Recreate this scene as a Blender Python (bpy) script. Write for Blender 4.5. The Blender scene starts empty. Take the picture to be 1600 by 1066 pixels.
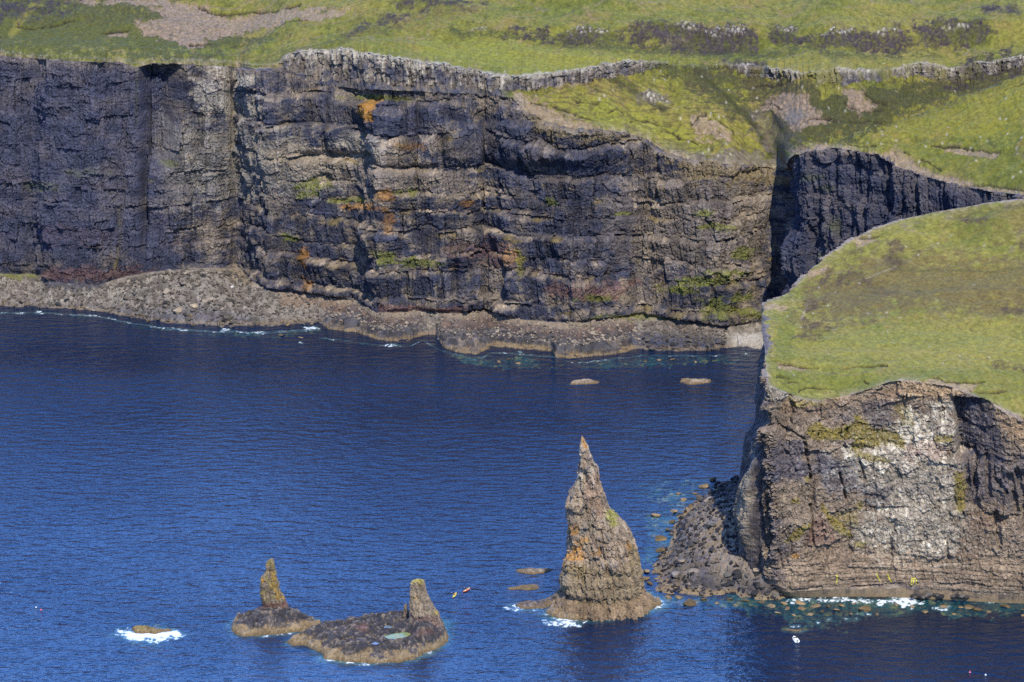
import bpy, bmesh, math, random
import numpy as np
from mathutils import Vector
R_ = random.Random(7)
NR = np.random.RandomState(11)
f4 = np.float32
# ------------------------------------------------------------------ image pixel to world helpers, through the camera
F, TH, H = 4537.0, math.radians(15.0), 350.0
CT, ST = math.cos(TH), math.sin(TH)
def ray(py):
    t = (533.0 - np.asarray(py, dtype=float)) / F
    return (t * CT - ST) / (CT + t * ST)
def Xof(px, Y, Z): return (px - 800.0) / F * (Y * CT - (Z - H) * ST)
def gp(px, py, z=0.0):
    Y = (z - H) / ray(py)
    return np.array([Xof(px, Y, z), Y, z])
def proj(X, Y, Z):
    w = Y * CT - (Z - H) * ST
    return 800 + F * X / w, 533 - F * (Y * ST + (Z - H) * CT) / w
def tab(px, pts):
    a = np.array(pts, dtype=float)
    return np.interp(px, a[:, 0], a[:, 1])
def gsm(a, s):
    k = int(s * 3) + 1
    x = np.arange(-k, k + 1); w = np.exp(-0.5 * (x / s) ** 2); w /= w.sum()
    p = np.concatenate([np.full(k, a[0]), a, np.full(k, a[-1])])
    return np.convolve(p, w, 'valid')
def sst(a, b, x):
    t = np.clip((x - a) / (b - a), 0, 1); return t * t * (3 - 2 * t)
# ------------------------------------------------------------------ noise
def _h(ix, iy, seed):
    n = ix.astype(np.uint32) * np.uint32(374761393) + iy.astype(np.uint32) * np.uint32(668265263) + np.uint32((seed * 974711 + 12345) & 0xffffffff)
    n = (n ^ (n >> np.uint32(13))) * np.uint32(1274126177)
    n = (n ^ (n >> np.uint32(15))) * np.uint32(2246822519)
    return n ^ (n >> np.uint32(16))
_an = np.arange(32) * 2 * np.pi / 32 + .1
GX, GY = np.cos(_an).astype(f4), np.sin(_an).astype(f4)
def perlin(x, y, seed=0):
    x = np.asarray(x, dtype=f4); y = np.asarray(y, dtype=f4)
    fx, fy = np.floor(x), np.floor(y)
    ix, iy = fx.astype(np.int32), fy.astype(np.int32)
    dx, dy = x - fx, y - fy
    u = dx * dx * dx * (dx * (dx * 6 - 15) + 10); v = dy * dy * dy * (dy * (dy * 6 - 15) + 10)
    def g(ox, oy):
        k = (_h(ix + ox, iy + oy, seed) & np.uint32(31)).astype(np.int32)
        return GX[k] * (dx - ox) + GY[k] * (dy - oy)
    a, b, c, d = g(0, 0), g(1, 0), g(0, 1), g(1, 1)
    a = a + u * (b - a); c = c + u * (d - c)
    return (a + v * (c - a)) * f4(1.5)
def fbm(x, y, o=4, seed=0, gain=.5):
    s, a, t = 0, 1.0, 0
    x = np.asarray(x, dtype=f4); y = np.asarray(y, dtype=f4)
    for i in range(o):
        s = s + a * perlin(x, y, seed + i * 13); t += a; a *= gain
        x = x * f4(2.03) + f4(5.7); y = y * f4(2.03) + f4(1.3)
    return s / t * (1.0 if o < 2 else 1.35)
def ridge(x, y, o=3, seed=0):
    s, a, t = 0, 1.0, 0
    x = np.asarray(x, dtype=f4); y = np.asarray(y, dtype=f4)
    for i in range(o):
        s = s + a * (1 - np.abs(perlin(x, y, seed + i * 17)) * 2); t += a; a *= .5; x = x * f4(2.1) + 3; y = y * f4(2.1) + 7
    return s / t
def cells(x, y, seed=0):
    x = np.asarray(x, dtype=f4); y = np.asarray(y, dtype=f4)
    ix, iy = np.floor(x).astype(np.int32), np.floor(y).astype(np.int32)
    f1 = np.full(x.shape, 9, f4); f2 = np.full(x.shape, 9, f4); idr = np.zeros(x.shape, f4)
    for ox in (-1, 0, 1):
        for oy in (-1, 0, 1):
            hh = _h(ix + ox, iy + oy, seed)
            jx = (hh & np.uint32(1023)).astype(f4) / 1024; jy = ((hh >> np.uint32(10)) & np.uint32(1023)).astype(f4) / 1024
            d = np.hypot(ix + ox + jx - x, iy + oy + jy - y).astype(f4)
            r = ((hh >> np.uint32(20)) & np.uint32(4095)).astype(f4) / 4096
            n = d < f1
            f2 = np.where(n, f1, np.minimum(f2, d)); idr = np.where(n, r, idr); f1 = np.where(n, d, f1)
    return f1, f2, idr
def cols1(u, row, seed=0):
    """jittered columns along u, a fresh set in every row: two random values per column and the distance to its edge"""
    u = np.asarray(u, dtype=f4); ix = np.floor(u).astype(np.int32); row = np.asarray(row).astype(np.int32)
    f1 = np.full(u.shape, 9, f4); f2 = np.full(u.shape, 9, f4); a = np.zeros(u.shape, f4); b = np.zeros(u.shape, f4)
    for ox in (-1, 0, 1):
        hh = _h(ix + ox, row, seed)
        d = np.abs(ix + ox + (hh & np.uint32(1023)).astype(f4) / 1024 - u)
        n = d < f1
        f2 = np.where(n, f1, np.minimum(f2, d)); f1 = np.where(n, d, f1)
        a = np.where(n, ((hh >> np.uint32(10)) & np.uint32(1023)).astype(f4) / 1024, a); b = np.where(n, ((hh >> np.uint32(20)) & np.uint32(1023)).astype(f4) / 1024, b)
    return a, b, f2 - f1
def mix(a, b, m):
    m = np.asarray(m)[..., None]
    return a * (1 - m) + np.asarray(b, dtype=f4) * m
# ------------------------------------------------------------------ masks on a sheet, drawn in image pixels
class PixelMask:
    """soft patches (vegetation, scars, lichen, painted shade) drawn on a surface by its image pixel coordinates; noise ragged edges"""
    def __init__(s, PX, PY, seed=3):
        s.x, s.y = PX.astype(f4), PY.astype(f4)
        s.n = 1.25 * fbm(s.x / 22, s.y / 12, 6, seed, .72)
        s.v = np.clip(.82 + .75 * fbm(s.x / 5, s.y / 3.5, 4, seed + 50, .7), .25, 1)
    def poly(s, pts, soft=3, rag=8):
        p = np.array(pts, dtype=f4); m = soft + rag + 2
        ok = (s.x > p[:, 0].min() - m) & (s.x < p[:, 0].max() + m) & (s.y > p[:, 1].min() - m) & (s.y < p[:, 1].max() + m)
        out = np.zeros(s.x.shape, f4)
        x, y = s.x[ok], s.y[ok]
        if x.size: out[ok] = sst(-soft, soft, sdpoly(x, y, p) + s.n[ok] * rag * 1.5) * s.v[ok]
        return out
    def ell(s, cx, cy, rx, ry, rag=.5):
        ok = (np.abs(s.x - cx) < rx * (1.1 + rag)) & (np.abs(s.y - cy) < ry * (1.1 + rag))
        out = np.zeros(s.x.shape, f4)
        d = np.hypot((s.x[ok] - cx) / rx, (s.y[ok] - cy) / ry)
        out[ok] = sst(1.15, .5, d + s.n[ok] * rag * 1.1) * s.v[ok]
        return out
    def line(s, pts, wd=1.5, rag=2.0):
        p = np.array(pts, dtype=f4); m = wd * 2 + rag + 3
        ok = (s.x > p[:, 0].min() - m) & (s.x < p[:, 0].max() + m) & (s.y > p[:, 1].min() - m) & (s.y < p[:, 1].max() + m)
        out = np.zeros(s.x.shape, f4)
        x, y = s.x[ok], s.y[ok] + s.n[ok] * rag
        if x.size: out[ok] = sst(wd * 1.3, wd * .4, dline(x, y, p))
        return out
def dline(x, y, p):
    d = np.full(x.shape, 1e9, f4)
    for a, b in zip(p[:-1], p[1:]):
        e = b - a; L = float(e @ e) + 1e-9
        t = np.clip(((x - a[0]) * e[0] + (y - a[1]) * e[1]) / L, 0, 1)
        d = np.minimum(d, np.hypot(x - a[0] - t * e[0], y - a[1] - t * e[1]))
    return d
def sdpoly(x, y, p):
    p = np.asarray(p, dtype=f4)
    d = dline(x, y, np.vstack([p, p[:1]])); ins = np.zeros(x.shape, bool)
    q = np.roll(p, -1, 0)
    for a, b in zip(p, q):
        if a[1] == b[1]: continue
        c = ((a[1] > y) != (b[1] > y)) & (x < (b[0] - a[0]) * (y - a[1]) / (b[1] - a[1]) + a[0])
        ins ^= c
    return np.where(ins, d, -d)
# ------------------------------------------------------------------ scene + materials
scn = bpy.context.scene
col = bpy.context.collection
def nodes(name):
    m = bpy.data.materials.new(name); m.use_nodes = True
    return m, m.node_tree.nodes, m.node_tree.links, m.node_tree.nodes['Principled BSDF']
def N(nt, t, **kw):
    n = nt.new(t)
    for k, v in kw.items():
        if k in n.inputs.keys(): n.inputs[k].default_value = v
        else: setattr(n, k, v)
    return n
def surface(name, scale, stretch, var, bump, bd=.3, rough=.95, plain=None, objrand=0.0):
    """albedo attribute (or a plain colour) broken up by object-space noise, with fine bump"""
    m, nt, lk, b = nodes(name)
    tc = N(nt, 'ShaderNodeNewGeometry') if plain is None else N(nt, 'ShaderNodeTexCoord')
    mp = N(nt, 'ShaderNodeMapping'); mp.inputs['Scale'].default_value = stretch
    lk.new(tc.outputs['Position' if plain is None else 'Object'], mp.inputs['Vector'])
    n1 = N(nt, 'ShaderNodeTexNoise', Scale=scale, Detail=8.0, Roughness=.74)
    lk.new(mp.outputs[0], n1.inputs['Vector'])
    mr = N(nt, 'ShaderNodeMapRange'); mr.inputs[1].default_value = .28; mr.inputs[2].default_value = .72
    mr.inputs[3].default_value = 1 - var; mr.inputs[4].default_value = 1 + var
    lk.new(n1.outputs['Fac'], mr.inputs[0])
    mul = N(nt, 'ShaderNodeVectorMath', operation='SCALE')
    if plain is None:
        at = N(nt, 'ShaderNodeAttribute', attribute_name='Col'); lk.new(at.outputs['Color'], mul.inputs[0])
    else:
        rp = N(nt, 'ShaderNodeValToRGB'); e = rp.color_ramp.elements
        e[0].color = (*plain[0], 1); e[1].color = (*plain[1], 1); e[0].position = .35; e[1].position = .65
        n2 = N(nt, 'ShaderNodeTexNoise', Scale=scale * .35, Detail=4.0); lk.new(mp.outputs[0], n2.inputs['Vector'])
        if objrand:
            oi = N(nt, 'ShaderNodeObjectInfo'); ad = N(nt, 'ShaderNodeMath', operation='MULTIPLY_ADD')
            ad.inputs[1].default_value = objrand
            lk.new(oi.outputs['Random'], ad.inputs[0])
            sb = N(nt, 'ShaderNodeMath', operation='SUBTRACT'); sb.inputs[1].default_value = objrand * .5
            lk.new(n2.outputs['Fac'], sb.inputs[0]); lk.new(sb.outputs[0], ad.inputs[2]); lk.new(ad.outputs[0], rp.inputs[0])
        else: lk.new(n2.outputs['Fac'], rp.inputs[0])
        lk.new(rp.outputs[0], mul.inputs[0])
    lk.new(mr.outputs[0], mul.inputs['Scale'])
    lk.new(mul.outputs[0], b.inputs['Base Color'])
    bp = N(nt, 'ShaderNodeBump', Strength=bump, Distance=bd)
    lk.new(n1.outputs['Fac'], bp.inputs['Height']); lk.new(bp.outputs[0], b.inputs['Normal'])
    b.inputs['Roughness'].default_value = rough
    b.inputs['Specular IOR Level'].default_value = .15
    return m
M_cliff = surface('layered_basalt', 1.2, (1, 1, .7), .75, 1.0, .7)
M_grass = surface('hill_turf', .6, (1, .8, 1), .5, .8, .6)
M_beach = surface('shore_rubble', 1.0, (1, 1, 1), .4, .9, .5)
M_stack = surface('stack_rock', 1.6, (1, 1, .6), .55, .9, .4)
M_bgrey = surface('boulder_grey', 1.2, (1, 1, 1), .25, .5, .2, plain=((.10, .085, .072), (.31, .255, .20)), objrand=.55)
M_bdark = surface('boulder_dark', 1.2, (1, 1, 1), .25, .5, .2, plain=((.035, .033, .036), (.13, .115, .10)), objrand=.5)
M_btan = surface('boulder_weed_tan', 1.2, (1, 1, 1), .3, .5, .2, plain=((.12, .085, .045), (.29, .205, .115)), objrand=.5)
M_bpale = surface('boulder_pale', 1.2, (1, 1, 1), .3, .5, .2, plain=((.30, .23, .16), (.45, .36, .26)))
M_bwhite = surface('boulder_white', 1.2, (1, 1, 1), .2, .4, .2, plain=((.50, .48, .44), (.66, .63, .58)))

def paint(name, c, rough=.4, c2=None):
    return surface(name, 3.0, (1, 1, 1), .1, .03, .02, rough, plain=(c, c2 or c))
def mesh_obj(name, V, Fq, mat, parent=None, smooth=False, attrs=None, kind=None):
    me = bpy.data.meshes.new(name)
    V = np.asarray(V, dtype=f4); Fq = np.asarray(Fq, dtype=np.int32)
    k = Fq.shape[1]
    me.vertices.add(len(V)); me.vertices.foreach_set('co', V.ravel())
    me.loops.add(Fq.size); me.loops.foreach_set('vertex_index', Fq.ravel())
    me.polygons.add(len(Fq)); me.polygons.foreach_set('loop_start', np.arange(len(Fq), dtype=np.int32) * k)
    me.update(calc_edges=True)
    me.polygons.foreach_set('use_smooth', np.full(len(Fq), bool(smooth)))
    for an, av in (attrs or {}).items():
        av = np.asarray(av, dtype=f4)
        if av.ndim == 2:
            a = me.attributes.new(an, 'FLOAT_COLOR', 'POINT')
            a.data.foreach_set('color', np.hstack([av, np.ones((len(av), 1), f4)]).ravel())
        else:
            a = me.attributes.new(an, 'FLOAT', 'POINT'); a.data.foreach_set('value', av.ravel())
    me.materials.append(mat)
    o = bpy.data.objects.new(name, me); col.objects.link(o)
    if parent is not None: o.parent = parent
    if kind: o['kind'] = kind
    return o
def grid(name, X, Y, Z, C, mat, wrap=False, smooth=False, parent=None, kind=None, keep=None, org=None):
    r, c = X.shape
    i = np.arange(r - 1)[:, None] * c + np.arange(c - 1)[None, :]
    q = np.stack([i, i + 1, i + c + 1, i + c], -1).reshape(-1, 4)
    if wrap:
        e = np.arange(r - 1) * c
        q = np.vstack([q, np.stack([e + c - 1, e, e + c, e + 2 * c - 1], -1)])
    V = np.stack([X, Y, Z], -1).reshape(-1, 3)
    if org is not None: V = V - np.asarray(org)
    Cc = C.reshape(-1, 3)
    if keep is not None:
        kq = keep.reshape(-1)[q].any(1); q = q[kq]
        used = np.zeros(len(V), bool); used[q.ravel()] = True
        mp = np.cumsum(used) - 1; q = mp[q]; V = V[used]; Cc = Cc[used]
    return mesh_obj(name, V, q, mat, parent, smooth, {'Col': np.clip(Cc, .004, .9)}, kind)
def thing(name, label, cat, loc, group=None):
    o = bpy.data.objects.new(name, None); col.objects.link(o); o.location = loc
    o.empty_display_size = 1
    o['label'] = label; o['category'] = cat
    if group: o['group'] = group
    return o
def tag(o, label, cat=None, group=None):
    o['label'] = label
    if cat: o['category'] = cat
    if group: o['group'] = group
    return o
# albedos; DARK is basalt with a blue haze tint painted in
DARK = np.array([.043, .047, .074], f4); BROWN = np.array([.155, .128, .110], f4); TAN = np.array([.31, .245, .175], f4)
PALE = np.array([.46, .41, .33], f4); WHITE = np.array([.66, .60, .49], f4); RED = np.array([.17, .088, .072], f4)
ORANGE = np.array([.42, .20, .035], f4); LICH = np.array([.30, .24, .05], f4); BLACK = np.array([.02, .019, .024], f4)
G1 = np.array([.218, .190, .040], f4); G2 = np.array([.132, .140, .024], f4); G3 = np.array([.165, .122, .040], f4)
GD = np.array([.068, .070, .024], f4); HEATH = np.array([.042, .032, .036], f4); SOIL = np.array([.29, .205, .145], f4)
PEAT_SHADE = np.array([.030, .024, .020], f4); FRINGE = np.array([.27, .195, .11], f4)

def rock(U, Z, seed, colw=2.6, zl=None, big=1.0, ck=1.0):
    """outward relief (m) of a basalt face and its masks. U along the face, Z height; zl = flow boundaries"""
    out = {}
    zl = np.asarray(zl, dtype=float)
    w0 = Z + 3.6 * fbm(U / 70, Z / 60, 3, seed + 1) + .7 * fbm(U / 11, Z / 10, 4, seed + 2)
    l0 = np.clip(np.searchsorted(zl, w0) - 1, 0, len(zl) - 2)
    uw = U + (1.1 + 3.2 * (1 - ck)) * fbm(U / 5, Z / 6, 4, seed + 40)
    p9, q9, e9 = cols1(uw / 10, l0, seed + 41); p3, q3, e3 = cols1(uw / 3.1, l0, seed + 42); p1_, q1_, e1_ = cols1(uw / 1.25, l0, seed + 43)
    wz = w0 + 2.6 * (p9 - .5) + ck * (1.5 * (p3 - .5) + .6 * (p1_ - .5)) + (1 - ck) * 1.6 * fbm(U / 4, Z / 4, 4, seed + 60)
    li = np.clip(np.searchsorted(zl, wz) - 1, 0, len(zl) - 2)
    th = zl[li + 1] - zl[li]
    f = (wz - zl[li]) / th
    out['f'], out['li'] = f.astype(f4), li
    wu = U + 2.2 * fbm(U / 9, Z / 11, 3, seed + 21); wv = Z + 2.0 * fbm(U / 10 + 9, Z / 8, 3, seed + 22)
    disp = big * (4.0 * fbm(U / 55, Z / 130, 3, seed + 3) + .8 * fbm(U / 15 + li * 3.1, Z / 45, 3, seed + 4) + .6 * fbm(U / 9, Z / 8, 5, seed + 23, .6)) + .35 * fbm(U / .9, Z / 1.1, 2, seed + 70) + 2.6 * (q9 - .5) + ck * (1.2 * (q3 - .5) + .55 * (q1_ - .5)) + (1 - ck) * (1.5 * fbm(U / 5.5, Z / 4.5, 6, seed + 61, .62) + .5 * ridge(U / 3.5 + Z / 9, Z / 4.5, 4, seed + 62))
    f1, f2, r1 = cells((U + .35 * (wu - U)) / colw + li * 17.3, wz / (colw * 6.5), seed + 5)
    g1_, g2_, r2_ = cells((U + .3 * (wu - U)) / (colw * .5) + li * 7.3, wz / (colw * 2.6), seed + 25)
    colm = ck * sst(-.35, .3, fbm(U / 20 + li * 2.7, Z / 25, 2, seed + 26))
    disp += (1.25 * (r1 - .5) + .5 * np.minimum(f2 - f1, .5) + .45 * (r2_ - .5)) * (.45 + .75 * colm)
    b1, b2, rb = cells(wu / 6.5 + li * 5.7, wv / 5.0, seed + 6)
    disp += 1.3 * (rb - .5) * (1.2 - .5 * colm)
    crm = sst(.0, .45, fbm(U / 12, Z / 12, 2, seed + 27))
    crack = np.exp(-((b2 - b1) / .05)) * crm
    c1, c2, rc = cells(wu / 15, wv / 34, seed + 7)
    crack2 = np.exp(-((c2 - c1) / .02)) * sst(.1, .5, fbm(U / 25, Z / 25, 2, seed + 28))
    disp -= .45 * crack + (.3 + .8 * ck) * crack2
    disp += .5 * fbm(U / 1.6, Z / 2.2, 4, seed + 8, .6)
    out['ts'] = np.clip(.80 + .22 * fbm(U / 22 + li * 4.3, Z * 0, 3, seed + 31), .6, .92)
    hb = fbm(U / 24, (w0 + .8 * (p3 - .5) + 1.2 * (p9 - .5)) / 1.2, 4, seed + 51) * sst(-.05, .45, fbm(U / 30, Z / 22, 3, seed + 52)); disp += .5 * hb; out['hb'] = hb
    out['streak'] = fbm(U / 1.3, Z / 26, 4, seed + 9, .65)
    out['m1'] = fbm(U / 26, Z / 13, 5, seed + 10, .6)
    out['m2'] = fbm(U / 7, Z / 5, 6, seed + 11, .7)
    out['m3'] = fbm(U / 70, Z / 34, 4, seed + 14, .55)
    out['lv'] = np.clip(.55 + 1.1 * fbm(U / 34 + li * 9.1, li * 1.7 + Z * 0, 3, seed + 29), .05, 1.4)
    out['groove'] = np.maximum(sst(.12, .02, e3) * (.35 + .65 * colm), (.2 + .4 * ck) * sst(.05, .0, e9)); disp -= .5 * out['groove']
    out['q3'] = .5 + (q3 - .5) * (.25 + .75 * ck); out['q9'] = q9
    out['rb'], out['rcol'] = rb, r1
    out['crack'] = np.maximum(np.maximum(crack * .6, crack2), .7 * out['groove'])
    return disp, out, wz, li, f, th
# ================================================================== FAR COAST (one sheet laid out from image pixels, cut into beach / cliff / hillside)
QF = 1.0
def far_coast():
    px = np.arange(-230, 1831, 1.0 / QF)
    y0 = tab(px, [(-230, 486), (0, 488), (100, 489), (150, 493), (200, 503), (260, 512), (330, 517), (420, 519), (500, 513), (512, 521), (560, 527), (590, 538), (630, 541), (660, 531), (682, 530), (690, 548), (712, 558), (745, 562), (770, 549), (800, 551), (862, 556), (868, 566), (900, 567), (965, 560), (995, 553), (1050, 556), (1100, 555), (1150, 551), (1180, 556), (1205, 560), (1232, 575), (1400, 600), (1830, 650)])
    y0 = gsm(y0, 1.5) + 1.6 * fbm(px / 14, px * 0, 4, 77)
    z1 = tab(px, [(-230, 9), (80, 9), (170, 9), (240, 14), (340, 14), (400, 10), (440, 8), (560, 7.5), (720, 8), (800, 7), (1000, 9), (1070, 8), (1150, 6), (1210, 5), (1240, 4), (1830, 4)])
    y1 = tab(px, [(-230, 428), (0, 428), (60, 428), (75, 440), (150, 446), (195, 432), (240, 424), (300, 419), (375, 418), (395, 440), (425, 455), (500, 462), (560, 472), (590, 490), (650, 486), (720, 490), (760, 484), (800, 498), (900, 505), (950, 500), (1000, 492), (1060, 500), (1130, 512), (1215, 500)])
    g = sst(1211, 1234, px)                       # the cleft at the head of the bay
    d0 = (-1.8 - H) / ray(y0)
    d1a = (z1 - H) / ray(y1)
    d1b = tab(px, [(1200, 1290), (1232, 1292), (1330, 1262), (1430, 1236), (1520, 1212), (1600, 1188), (1830, 1150)])
    d1 = gsm(d1a, 5) * (1 - g) + d1b * g
    d0 = np.where(g > .5, np.minimum(d0, d1 - 8), d0)
    z1 = H + d1 * ray(y1) * (1 - g) + (4 - H) * g
    y2 = tab(px, [(-230, 82), (0, 88), (60, 92), (110, 96), (190, 98), (215, 106), (235, 100), (290, 101), (350, 104), (405, 108), (440, 106), (452, 113), (500, 131), (560, 140), (600, 141), (700, 145), (760, 148), (800, 153), (822, 172), (850, 186), (880, 196), (930, 201), (975, 207), (1010, 216), (1040, 236), (1085, 250), (1120, 255), (1160, 258), (1200, 262), (1222, 262), (1236, 243), (1262, 236), (1300, 231), (1330, 235), (1370, 240), (1400, 258), (1440, 272), (1480, 284), (1530, 294), (1575, 303), (1700, 312), (1830, 320)])
    kq = cols1(px / 7, px * 0, 95); kq2 = cols1(px / 2.6, px * 0, 96)
    y2j = 5.0 * (kq[0] - .5) * sst(1300, 1240, px) + 2.6 * (kq2[0] - .5) + 2.0 * fbm(px / 11, px * 0, 4, 97) + (5 * fbm(px / 24, px * 0, 3, 94) + 5 * (cols1(px / 15, px * 0, 93)[0] - .5)) * sst(800, 850, px) * sst(1225, 1190, px)
    dd = tab(px, [(-230, 16), (200, 16), (300, 22), (440, 28), (900, 30), (1190, 26), (1215, 22), (1240, 16), (1830, 18)])
    d2 = d1 + dd; z2 = H + d2 * ray(y2)
    def up(d, z, py, m):
        x = np.maximum((H + d * ray(py) - z) / (m - ray(py)), .4)
        return d + x, H + (d + x) * ray(py)
    jag = 2.2 * fbm(px / 9, px * 0, 4, 21) + 3 * fbm(px / 45, px * 0, 2, 22) + 3.5 * (cols1(px / 5, px * 0, 98)[0] - .5) + 2 * (kq2[1] - .5)
    jag4 = 1.5 * fbm(px / 14, px * 0, 4, 24) + 2.6 * (cols1(px / 6, px * 0, 99)[0] - .5) + 1.6 * (kq2[0] - .5)
    y4 = tab(px, [(-230, 74), (0, 82), (60, 88), (110, 93), (190, 95), (215, 100), (235, 95), (290, 96), (350, 98), (405, 103), (436, 100), (444, 90), (462, 81), (540, 80), (600, 88), (680, 98), (740, 107), (800, 117), (850, 111), (915, 106), (940, 100), (985, 97), (1030, 95), (1050, 99), (1100, 101), (1125, 100), (1190, 106), (1235, 116), (1262, 118), (1310, 105), (1340, 110), (1400, 106), (1440, 101), (1462, 101), (1490, 108), (1520, 98), (1560, 92), (1600, 88), (1830, 80)]) + jag4
    y3 = tab(px, [(-230, 79), (0, 86), (60, 91), (110, 95), (190, 97), (215, 103), (235, 98), (290, 99), (350, 101), (405, 106), (440, 103), (450, 118), (500, 126), (600, 132), (700, 137), (800, 141), (850, 135), (915, 128), (960, 128), (990, 118), (1035, 104), (1050, 101), (1110, 103), (1150, 115), (1190, 130), (1240, 131), (1262, 130), (1300, 136), (1340, 134), (1400, 123), (1440, 122), (1462, 126), (1500, 126), (1530, 116), (1560, 112), (1600, 106), (1830, 98)]) + jag
    capz = sst(436, 470, px) * sst(806, 770, px); j2 = 6 * fbm(px / 17, px * 0, 4, 23) * capz
    y2j = y2j + j2 * .7; y2 = y2 + j2 * .3; y3 = y3 + j2 * .8
    y3 = np.maximum(y3, y4 + .8); y3 = np.minimum(y3, y2 - .5 - 2 * capz)
    # hill crest (right) / plain slope (left)
    b = sst(1205, 1275, px)
    yc = tab(px, [(1200, 240), (1240, 240), (1262, 233), (1300, 227), (1330, 214), (1350, 206), (1400, 192), (1450, 176), (1500, 160), (1550, 144), (1600, 128), (1700, 100), (1830, 70)])
    yc = np.minimum(yc, y2 - .6)
    d3a, z3a = up(d2, z2, y3, tab(px, [(-230, .7), (440, .7), (800, .5), (1220, .55)]))
    dca, zca = up(d2, z2, yc, .30)
    dva = dca + tab(px, [(1200, 8), (1262, 18), (1400, 60), (1600, 80)]); zva = H + dva * ray(np.minimum(yc + 5, y2 - .3))
    d3b, z3b = up(dva, zva, np.minimum(y3, yc - 3), .42)
    dk = [d0, d1, d2, (d2 + (d3a - d2) * .33) * (1 - b) + dca * b, (d2 + (d3a - d2) * .66) * (1 - b) + dva * b, d3a * (1 - b) + d3b * b]
    zk = [-1.8 + 0 * px, z1, z2, (z2 + (z3a - z2) * .33) * (1 - b) + zca * b, (z2 + (z3a - z2) * .66) * (1 - b) + zva * b, z3a * (1 - b) + z3b * b]
    for k_, sg_ in ((3, 12), (4, 26), (5, 34)):
        dk[k_] = np.maximum(gsm(dk[k_], sg_ * QF), dk[k_ - 1] + .3)
        yy_ = (yc, None, y3)[k_ - 3]
        if k_ == 5: zk[5] = H + dk[5] * ray(y3)
        else: zk[k_] = gsm(zk[k_], sg_ * QF * .8)
    d4, z4 = up(dk[5], zk[5], y4, 3.5)
    y5 = tab(px, [(-230, 50), (400, 62), (640, 60), (850, 70), (900, 73), (1180, 80), (1200, 76), (1260, 78), (1400, 80), (1560, 74), (1830, 60)])
    y5 = np.minimum(y5, y4 - 4)
    d5, z5 = up(d4, z4, y5, .10)
    y6 = tab(px, [(-230, 24), (400, 35), (640, 40), (850, 42), (930, 40), (1180, 41), (1200, 46), (1300, 43), (1400, 42), (1560, 36), (1830, 20)])
    d6, z6 = up(d5, z5, y6, tab(px, [(-230, .2), (600, .2), (860, .55), (1560, .55), (1830, .3)]))
    d7, z7 = up(d6, z6, -45 + 0 * px, .18)
    d8 = d7 + 900; z8 = z7 + 900 * .17
    d5 = gsm(d5, 20 * QF); z5 = H + d5 * ray(y5); d6 = np.maximum(gsm(d6, 22 * QF), d5 + 2); z6 = H + d6 * ray(y6)
    d7 = np.maximum(gsm(d7, 30 * QF), d6 + 20); z7 = H + d7 * ray(-45); d8 = d7 + 900; z8 = z7 + 900 * .17
    dk += [d4, d5, d6, d7, d8]; zk += [z4, z5, z6, z7, z8]
    nr = [int(n * QF) for n in (84, 360, 110, 40, 60, 44, 50, 34, 60, 14)]
    D, Z, seg, T = [], [], [], []
    for k, n in enumerate(nr):
        t = (np.arange(n) / n)
        if k == 9: t = t ** 2
        D.append(dk[k][None] + (dk[k + 1] - dk[k])[None] * t[:, None]); Z.append(zk[k][None] + (zk[k + 1] - zk[k])[None] * t[:, None])
        seg += [k] * n; T += list(t)
    D.append(dk[-1][None]); Z.append(zk[-1][None]); seg.append(9); T.append(1.0)
    D = np.vstack(D); Z = np.vstack(Z); seg = np.array(seg); T = np.array(T)
    r0 = [0] + list(np.cumsum(nr))
    PXg = np.broadcast_to(px[None], D.shape)
    # the cliff foot in plan -> arc length and seaward normal
    X1 = Xof(px, d1, z1)
    xs, ys = gsm(X1, 14 * QF), gsm(d1, 14 * QF)
    tx, ty = np.gradient(xs), np.gradient(ys); L = np.hypot(tx, ty)
    nx, ny = ty / L, -tx / L
    Ul = np.concatenate([[0], np.cumsum(np.hypot(np.diff(gsm(X1, 3)), np.diff(gsm(d1, 3))))])
    U = np.broadcast_to(Ul[None], D.shape)
    # beach profile: rubble rises evenly, the wave-cut shelf stands up from the water
    shelf = np.clip(sst(500, 515, px) - sst(655, 676, px) + sst(682, 694, px) - sst(985, 1000, px), 0, 1)
    shelf = shelf + .45 * (1 - sst(1090, 1140, px)) * sst(1000, 1010, px)
    nb = nr[0]; tb = T[:nb][:, None]
    prof_r = tb ** .85; prof_s = .30 * sst(0, .06, tb) + .22 * sst(.16, .22, tb + .05 * fbm(px / 30, px * 0, 3, 78)[None]) + .12 * tb + .36 * sst(.62, 1.0, tb)
    Z[:nb] = zk[0] + (zk[1] - zk[0]) * (prof_r * (1 - shelf) + prof_s * shelf)
    fan = np.exp(-((px - 300) / 75) ** 2)
    Z[:nb] += fan * 6 * np.sin(np.pi * np.clip(tb, 0, 1)) ** 1.2
    rimz = -.31 * y2j[None]
    Z[r0[1]:r0[2] + 1] += rimz * sst(.55, 1, T[r0[1]:r0[2] + 1])[:, None]
    Z[r0[2] + 1:] += rimz * np.exp(-np.hypot(D - D[r0[2]], (Z - Z[r0[2]]))[r0[2] + 1:] / 3.5)
    X = Xof(PXg, D, Z) + 3.2 * fbm(Z / 26, Z * 0 + 3.3, 3, 449) * np.exp(-((PXg - 1222) / 26) ** 2) * sst(0, 20, Z) * 2.8 + 3.0 * (cells(PXg / 9, Z / 9, 450)[2] - .5) * np.exp(-((PXg - 1222) / 18) ** 2) * sst(0, 20, Z) * (np.arange(D.shape[0])[:, None] < r0[2])
    S_ = PixelMask(PXg, 533 - F * (D * ST + (Z - H) * CT) / (D * CT - (Z - H) * ST), 31)
    PYg = S_.y
    # --- rock relief
    cl = slice(r0[1], r0[2] + 1)
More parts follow.
